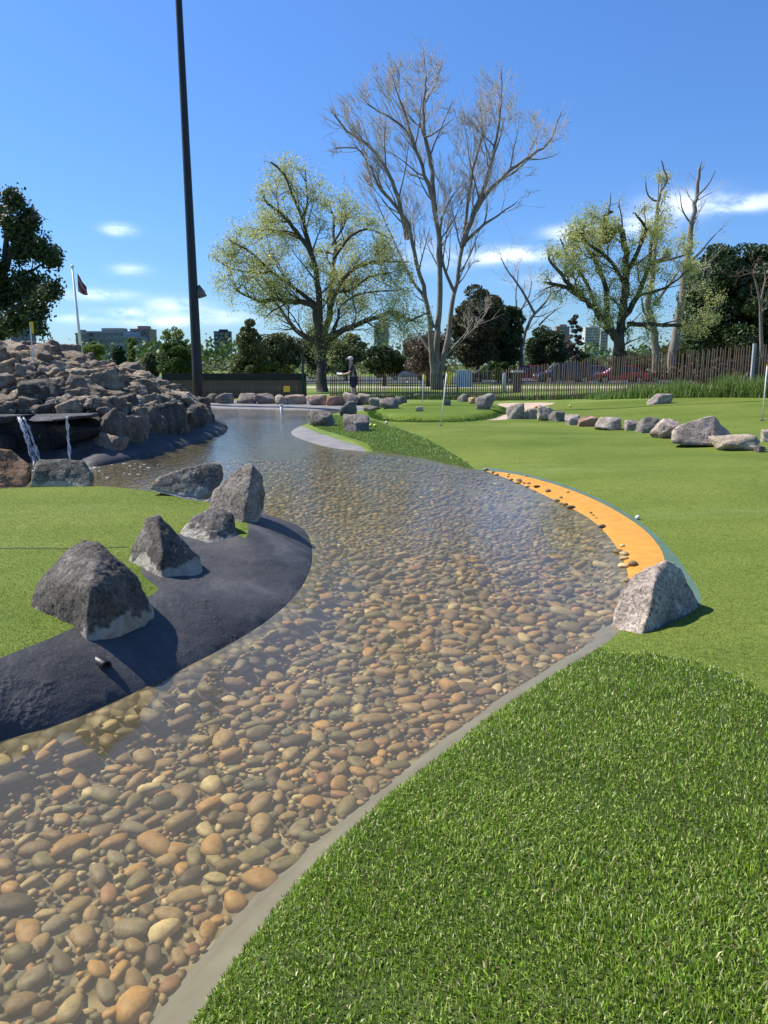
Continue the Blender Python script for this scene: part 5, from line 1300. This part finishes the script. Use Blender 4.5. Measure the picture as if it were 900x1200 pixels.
SPIRE = [(440, 800), (430, 300), (460, 100), (500, 40), (560, 50), (575, 130), (640, 70), (730, 70), (780, 300), (700, 440), (640, 600), (620, 800)]
T = Tree(4, SPIRE, O, S); Yt = 52
for pts, rr_ in [([(505, 800), (505, 740), (500, 640), (480, 580), (492, 470), (505, 330), (515, 200), (540, 125), (525, 55)], (.34, .03)), ([(505, 660), (470, 600), (455, 540)], (.14, .04)), ([(500, 560), (560, 480), (600, 420)], (.13, .04)), ([(515, 200), (480, 180), (470, 130)], (.08, .03))]:
    pr = T.px(pts, Yt, S, O, rr_, .3); T.sprout(pr, .8, 1.7, (4, 3), 2, .4, .16, (.3, .7), .2, .05)
T.build('slender_tree', (at(768, 455, 0).x, Yt, 0), 'slender half bare tree with a thin twiggy spire, left of the tallest right trunk', BARK, TWIG, LEAFY, leaf_n=1500, leaf_size=.12, leaf_spread=.15)
T = Tree(5, SPIRE, O, S)
for pts, rr_ in [([(565, 800), (570, 730), (600, 500), (620, 380), (630, 280), (648, 190), (658, 95)], (.36, .09)), ([(615, 420), (660, 380), (700, 330), (740, 290)], (.09, .02)), ([(630, 280), (600, 230), (590, 170)], (.08, .02)), ([(650, 180), (690, 140), (715, 90)], (.07, .02)), ([(610, 450), (680, 420), (755, 350)], (.08, .02)), ([(590, 560), (620, 520), (680, 460)], (.1, .02))]:
    pr = T.px(pts, Yt, S, O, rr_, .3); T.sprout(pr, .8, 1.9, (4, 3), 2, .3, .12, (.4, .9), .22, .04)
T.build('bare_tree', (at(789, 455, 0).x, Yt, 0), 'tall bare tree with a thick sawn off leader, between pollarded tree and dark dome tree', BARK, TWIG)
# bare tree behind, mid distance
S = 2.903; O = (370, 40); T = Tree(6); Yt = 75
for pts, rr_ in [([(700, 1160), (700, 1080), (715, 1010), (745, 950), (790, 900), (800, 860)], (.28, .05)), ([(700, 1040), (690, 960), (725, 890), (735, 840)], (.18, .04)), ([(745, 950), (700, 870), (650, 800), (630, 760)], (.14, .03)), ([(690, 980), (680, 900), (690, 800)], (.12, .03)), ([(760, 990), (800, 950), (835, 930)], (.1, .03))]:
    pr = T.px(pts, Yt, S, O, rr_, .4); T.sprout(pr, 1.0, 3.0, (4, 4), 2, .3, .10, (.4, .9), .2, .06)
T.build('bare_tree', (at(612, 446, 0).x, Yt, 0), 'smaller bare branching tree rising behind the two dark round trees', BARK, TWIG)

# dense evergreen crowns built of many leaf clumps
def dense(name, label, px0, px1, pyt, pyb, Y, seed, leaf, nclump=60, per=180, leaf_s=.3, cr=.2, bark=BARKD, shape='round', lobes=None, trunk=True, group=None, cat='tree', base_py=None, gaps=0):
    per = int(per * 1.7); leaf_s *= .72
    rg = np.random.default_rng(seed); a = atd(px0, pyt, Y); b = atd(px1, pyb, Y); W = b.x - a.x; Hh = a.z - b.z; cx = (a.x + b.x) / 2; cz = (a.z + b.z) / 2
    zb = 0.0; bx = cx
    r = empty(name, (bx, Y, zb), label, cat, group)
    C = []
    while len(C) < nclump:
        q = rg.uniform(-1, 1, 3); rad = np.linalg.norm(q)
        if shape == 'round' and (rad > 1 or rad < .35): continue
        if shape == 'cone':
            lim = .95 - .42 * (q[2] + 1); 
            if math.hypot(q[0], q[1]) > max(.2, lim): continue
        if shape == 'dome' and (math.hypot(q[0], q[1]) > (1 if q[2] < .1 else math.sqrt(max(0, 1 - ((q[2] - .1) / .9)**2)))): continue
        C.append(q)
    C = np.array(C) * (1 - cr * .6); cen = np.stack([C[:, 0] * W / 2, C[:, 1] * W / 2, C[:, 2] * Hh / 2 + cz - zb], 1)
    R = min(W, Hh) * cr * rg.uniform(.6, 1.3, nclump)
    P = []
    for c, rad in zip(cen, R):
        q = rg.normal(0, 1, (per, 3)); q /= np.linalg.norm(q, axis=1)[:, None]; q *= (rg.uniform(.55, 1.08, (per, 1)))**.6; q[:, 2] *= .75; P.append(c + q * rad)
    P = np.vstack(P); V, F = quads(P, leaf_s, rg); link('crown', npmesh('crown', V, [F]), r, m=leaf)
    if trunk:
        T = MB(); th = max(cz - Hh * .2 - zb, .4); T.tube([(0, 0, -.1), (.02 * th, 0, th * .5), (0, 0, th)], [W * .035 + .05, W * .028 + .04, W * .02], 9)
        for k in range(5):
            i = rg.integers(0, len(cen)); T.tube([(0, 0, th * .8), tuple((np.array([0, 0, th]) + cen[i]) / 2 + rg.normal(0, .1, 3) * W * .1), tuple(cen[i])], [W * .018 + .02, W * .012 + .015, .01], 5)
        T.build('trunk', bark, r, smooth=True)
    return r
DKG = leaf_mat('dark_evergreen', (.024, .045, .018), (.075, .115, .036), .5, .15)
DKB = leaf_mat('brown_evergreen', (.05, .052, .024), (.13, .12, .055), .4, .2)
MID = leaf_mat('mid_green', (.035, .07, .015), (.09, .145, .03), .5, .3)
LIT = leaf_mat('light_green', (.10, .17, .03), (.22, .27, .06), .5, .4)
OLV = leaf_mat('olive_leaves', (.07, .095, .032), (.18, .19, .07), .5, .3)
BRN = leaf_mat('brown_brush', (.09, .065, .046), (.19, .15, .11), .6, .2)
dense('evergreen_tree', 'large dark domed evergreen tree at the right edge', 806, 925, 285, 425, 60, 31, DKG, 190, 260, .34, .12, shape='dome')
dense('evergreen_tree', 'tall brownish dark evergreen just right of the bare tree trunks', 530, 590, 336, 432, 72, 32, DKB, 95, 260, .34, .17)
dense('evergreen_tree', 'dark green evergreen joined to the right of the brownish one', 566, 614, 352, 434, 74, 33, DKG, 75, 240, .32, .17)
dense('evergreen_tree', 'small dark round evergreen beside the bare branching tree', 614, 664, 384, 432, 80, 34, DKG, 60, 220, .3, .18)
dense('conifer', 'dark conifer half behind the left side of the leafy tree', 268, 318, 372, 441, 62, 35, OLV, 85, 240, .26, .16, shape='cone')
dense('willow', 'bright feathery green willow right of the mound before the mast', 184, 230, 398, 446, 55, 36, MID, 80, 240, .2, .16)
dense('willow', 'thin pale top shoots rising above the willow', 188, 222, 380, 412, 56, 37, LIT, 30, 60, .16, .13, trunk=True)
dense('shrub', 'round dark green bush right of the golfer behind the fence', 424, 476, 405, 442, 60, 38, DKG, 70, 220, .24, .16)
dense('shrub', 'light green leafy shrub on top of the mound skyline', 98, 122, 401, 424, 50, 39, LIT, 26, 120, .16, .2)
dense('shrub', 'dark round tree in front of the long apartment complex', 132, 148, 404, 430, 90, 40, DKG, 30, 150, .3, .2)
dense('poplar', 'thin pale poplar in front of the pale office block', 147, 161, 390, 432, 70, 41, LIT, 36, 120, .2, .16)
dense('shrub', 'olive bush left of the willow', 166, 190, 414, 442, 80, 42, OLV, 40, 160, .28, .2)
dense('shrub', 'olive green tree behind the left of the leafy tree trunk', 300, 352, 384, 440, 75, 43, OLV, 50, 200, .28, .18)
dense('shrub', 'yellow green bush under the leafy tree left of its trunk', 300, 352, 425, 442, 62, 44, LIT, 30, 150, .22, .2)
dense('shrub', 'olive tree behind the trunk of the leafy tree', 345, 398, 382, 442, 80, 45, OLV, 55, 180, .28, .18)
dense('shrub', 'light olive shrub between leafy tree trunk and golfer', 380, 430, 388, 440, 78, 46, OLV, 50, 170, .26, .18)
dense('shrub', 'brown twiggy bush at the foot of the bare tree', 474, 530, 384, 446, 58, 47, BRN, 60, 170, .22, .18)
dense('shrub', 'green bush under the brownish evergreen', 560, 608, 424, 446, 64, 48, MID, 40, 150, .24, .2)
dense('shrub', 'green hedge bush behind the red car', 612, 662, 422, 442, 90, 49, MID, 40, 150, .3, .2)
dense('poplar', 'grey bare poplar between the small evergreen and striped tower', 664, 680, 362, 440, 84, 50, BRN, 60, 70, .26, .14, shape='round')
dense('shrub', 'dark bush at the foot of the white striped tower', 672, 700, 412, 436, 110, 51, DKG, 40, 150, .36, .2)
dense('shrub', 'olive bush behind the pollarded tree trunk', 712, 768, 412, 445, 70, 52, OLV, 50, 160, .28, .18)
dense('shrub', 'brown leafless thicket behind the fence under the right trees', 780, 872, 420, 452, 50, 53, BRN, 70, 150, .2, .16)
dense('shrub', 'dense dark undergrowth left of the domed evergreen', 775, 830, 395, 445, 66, 54, OLV, 60, 170, .28, .18)
dense('shrub', 'brown thicket at the right edge behind the fence', 850, 940, 415, 452, 46, 55, BRN, 60, 150, .2, .16)
#dense('shrub', 'green ivy like growth on the left side of the domed evergreen', 815, 850, 325, 420, 57, 56, OLV, 50, 130, .22, .16, trunk=True)
# bare scrub in front of the domed evergreen
T = Tree(8); S = 3.0; O = (600, 170)
for pts, rr_ in [([(880, 760), (875, 640), (870, 540), (850, 460), (820, 440)], (.16, .03)), ([(872, 560), (890, 480), (885, 430)], (.09, .02)), ([(872, 600), (905, 540), (940, 500)], (.09, .02))]:
    pr = T.px(pts, 54, S, O, rr_, .2); T.sprout(pr, .6, 1.4, (4, 3), 2, .3, .05, (.5, 1.1), .3, .04)
T.build('bare_tree', (at(893, 455, 0).x, 54, 0), 'small brown bare tree in front of the domed evergreen', BARK, simple('brown_twigs', (.24, .16, .11), scale=1, bstr=0))
# left dark gum tree
Yt = 42; S = 3.0; O = (0, 180); T = Tree(9, [(-400, 1000), (-300, 100), (-50, 105), (60, 125), (165, 205), (140, 270), (190, 350), (205, 480), (160, 600), (150, 670), (30, 1000)], O, S)
gl = [([(-60, 900), (-50, 700), (-30, 560), (10, 420), (60, 330), (100, 260)], (.40, .06)), ([(-40, 620), (40, 560), (100, 520), (150, 500)], (.18, .04)), ([(0, 450), (70, 430), (130, 400), (170, 380)], (.14, .03)), ([(20, 400), (20, 300), (10, 200), (30, 160)], (.2, .04)),
      ([(60, 330), (110, 240), (140, 215)], (.1, .03)), ([(-40, 650), (-60, 450), (-120, 300), (-100, 180)], (.25, .05)), ([(-30, 640), (30, 600), (90, 600), (130, 620)], (.12, .03)), ([(-50, 680), (-140, 560), (-220, 480)], (.22, .05)), ([(60, 560), (120, 480), (165, 480)], (.08, .03)), ([(30, 340), (90, 330), (150, 330)], (.1, .03))]
for pts, rr_ in gl:
    pr = T.px(pts, Yt, S, O, rr_, .5); T.sprout(pr, .7, 1.1, (4, 3), 2, .25, .04, (.5, 1.1), .3, .06)
T.build('gum_tree', (atd(-20, 470, Yt).x, Yt, 0), 'dark spreading gum tree cut by the left edge of view', BARKD, TWIGD, leaf_mat('gum_leaves', (.03, .05, .018), (.09, .12, .04), .6, .2), leaf_n=30000, leaf_size=.2, leaf_spread=.22)
# distant tree line that closes the horizon (reads as one mass)
rg = np.random.default_rng(77); P = []
for k in range(420):
    x = rg.uniform(-420, 420); y = rg.uniform(190, 330); h = rg.uniform(4, 10) * (y / 240); c = np.array([x, y, h * .5]); q = rg.normal(0, 1, (90, 3)); q /= np.linalg.norm(q, axis=1)[:, None]; q *= rg.uniform(.6, 1.05, (90, 1)); P.append(c + q * np.array([h * .9, h * .9, h * .55]))
V, F = quads(np.vstack(P), 1.3, rg); o = link('distant_trees', npmesh('distant_trees', V, [F]), m=MID); tag(o, 'low distant belt of green trees along the horizon', 'trees', kind='stuff')
P = []
for k in range(260):
    x = rg.uniform(-120, 130); y = rg.uniform(108, 150); h = rg.uniform(1.4, 3.0); c = np.array([x, y, h * .45]); q = rg.normal(0, 1, (80, 3)); q /= np.linalg.norm(q, axis=1)[:, None]; q *= rg.uniform(.6, 1.05, (80, 1)); P.append(c + q * np.array([h * 1.1, h, h * .55]))
V, F = quads(np.vstack(P), .5, rg); o = link('park_shrubbery', npmesh('park_shrubbery', V, [F]), m=OLV); tag(o, 'olive belt of park shrubs beyond the car park', 'shrubs', kind='stuff')

# ------------------------------------------------------------------ the golfer
SKIN = simple('skin', (.48, .29, .21), (.52, .33, .24), 10, .55, .05, .002); NAVY = simple('navy_cloth', (.018, .022, .045), (.03, .035, .06), 8, .85, .3, .004)
GREYC = simple('light_grey_cap', (.55, .55, .55), (.45, .45, .45), 12, .8, .2, .003); SHOE = simple('white_shoes', (.6, .6, .58), scale=10)
gp = atd(413, 466, 31.5); gz = H1(gp.x, 31.5)
per = empty('person', (gp.x, 31.5, gz), 'person in navy clothes and a pale cap holding something small and white', 'person')
def skinned(name, pts, edges, rad, m, root=0, lvl=2):
    me = bpy.data.meshes.new(name); me.from_pydata([tuple(p) for p in pts], edges, []); o = link(name, me, per, m=m)
    sk = o.modifiers.new('skin', 'SKIN'); sk.use_smooth_shade = True
    for i, v in enumerate(me.skin_vertices[0].data): rr_ = rad[i]; v.radius = rr_ if isinstance(rr_, tuple) else (rr_, rr_); v.use_root = (i == root)
    sb = o.modifiers.new('sub', 'SUBSURF'); sb.levels = lvl; sb.render_levels = lvl; return o
J = dict(pel=(.05, 0, .90), wst=(.04, -.02, 1.08), chs=(.0, -.02, 1.30), nck=(-.03, -.03, 1.46), hd1=(-.05, -.04, 1.56), hd2=(-.06, -.05, 1.66),
         shl=(.0, -.21, 1.40), ell=(-.10, -.27, 1.15), wrl=(-.34, -.16, 1.10), hal=(-.42, -.12, 1.10), shr=(.0, .17, 1.40), elr=(-.08, .24, 1.15), wrr=(-.32, .10, 1.08), har=(-.40, .05, 1.08),
         hpl=(.05, -.10, .86), knl=(.0, -.12, .48), anl=(.03, -.12, .09), tol=(-.14, -.13, .03), hpr=(.06, .10, .86), knr=(.06, .13, .48), anr=(.12, .13, .09), tor=(-.05, .14, .03))
ks = list(J); ix = {k: i for i, k in enumerate(ks)}; E = [('pel', 'wst'), ('wst', 'chs'), ('chs', 'nck'), ('nck', 'hd1'), ('hd1', 'hd2'), ('chs', 'shl'), ('shl', 'ell'), ('ell', 'wrl'), ('wrl', 'hal'), ('chs', 'shr'), ('shr', 'elr'), ('elr', 'wrr'), ('wrr', 'har'),
     ('pel', 'hpl'), ('hpl', 'knl'), ('knl', 'anl'), ('anl', 'tol'), ('pel', 'hpr'), ('hpr', 'knr'), ('knr', 'anr'), ('anr', 'tor')]
RD = dict(pel=(.12, .15), wst=(.11, .14), chs=(.12, .17), nck=.06, hd1=(.085, .075), hd2=(.09, .08), shl=.07, ell=.045, wrl=.03, hal=.035, shr=.07, elr=.045, wrr=.03, har=.035, hpl=.09, knl=.06, anl=.04, tol=.04, hpr=.09, knr=.06, anr=.04, tor=.04)
skinned('body', [J[k] for k in ks], [(ix[a], ix[b]) for a, b in E], [RD[k] for k in ks], SKIN)
def sub(keys, edges, grow, name, m, extra={}):
    JJ = {**J, **extra}; kk = {k: i for i, k in enumerate(keys)}; return skinned(name, [JJ[k] for k in keys], [(kk[a], kk[b]) for a, b in edges], [tuple(x + grow for x in RD.get(k, .06)) if isinstance(RD.get(k, .06), tuple) else RD.get(k, .06) + grow for k in keys], m)
sub(['chs', 'wst', 'pel', 'nkb', 'shl', 'ull', 'shr', 'ulr'], [('chs', 'wst'), ('wst', 'pel'), ('chs', 'nkb'), ('chs', 'shl'), ('shl', 'ull'), ('chs', 'shr'), ('shr', 'ulr')], .03, 'shirt', NAVY, dict(nkb=(-.02, -.03, 1.42), ull=(-.07, -.25, 1.22), ulr=(-.05, .22, 1.22)))
sub(['pel', 'hpl', 'kl2', 'hpr', 'kr2'], [('pel', 'hpl'), ('hpl', 'kl2'), ('pel', 'hpr'), ('hpr', 'kr2')], .035, 'shorts', NAVY, dict(kl2=(.01, -.115, .54), kr2=(.06, .125, .54)))
mb = MB(); V, F = ICO[3]; Q = V * np.array([.115, .10, .085]) + np.array([-.06, -.05, 1.72]); mb.add([tuple(p) for p in Q], [tuple(f) for f in F]); mb.box((-.2, -.06, 1.70), (.14, .15, .015)); mb.build('cap', GREYC, per, smooth=True)
for nm in ('l', 'r'):
    a, t = J['an' + nm], J['to' + nm]; mb = MB(); Q = V * np.array([.15, .055, .05]) + np.array([(a[0] + t[0]) / 2, a[1], .045]); mb.add([tuple(p) for p in Q], [tuple(f) for f in F]); mb.build('shoe', SHOE, per, smooth=True)
mb = MB(); mb.box((0, 0, 0), (.22, .14, .02), .3); o = mb.build('score_card', MT['white'], loc=(gp.x - .50, 31.42, gz + 1.12)); o.rotation_euler = (.5, .2, 0); tag(o, 'small white card held out by the person in navy', 'card')
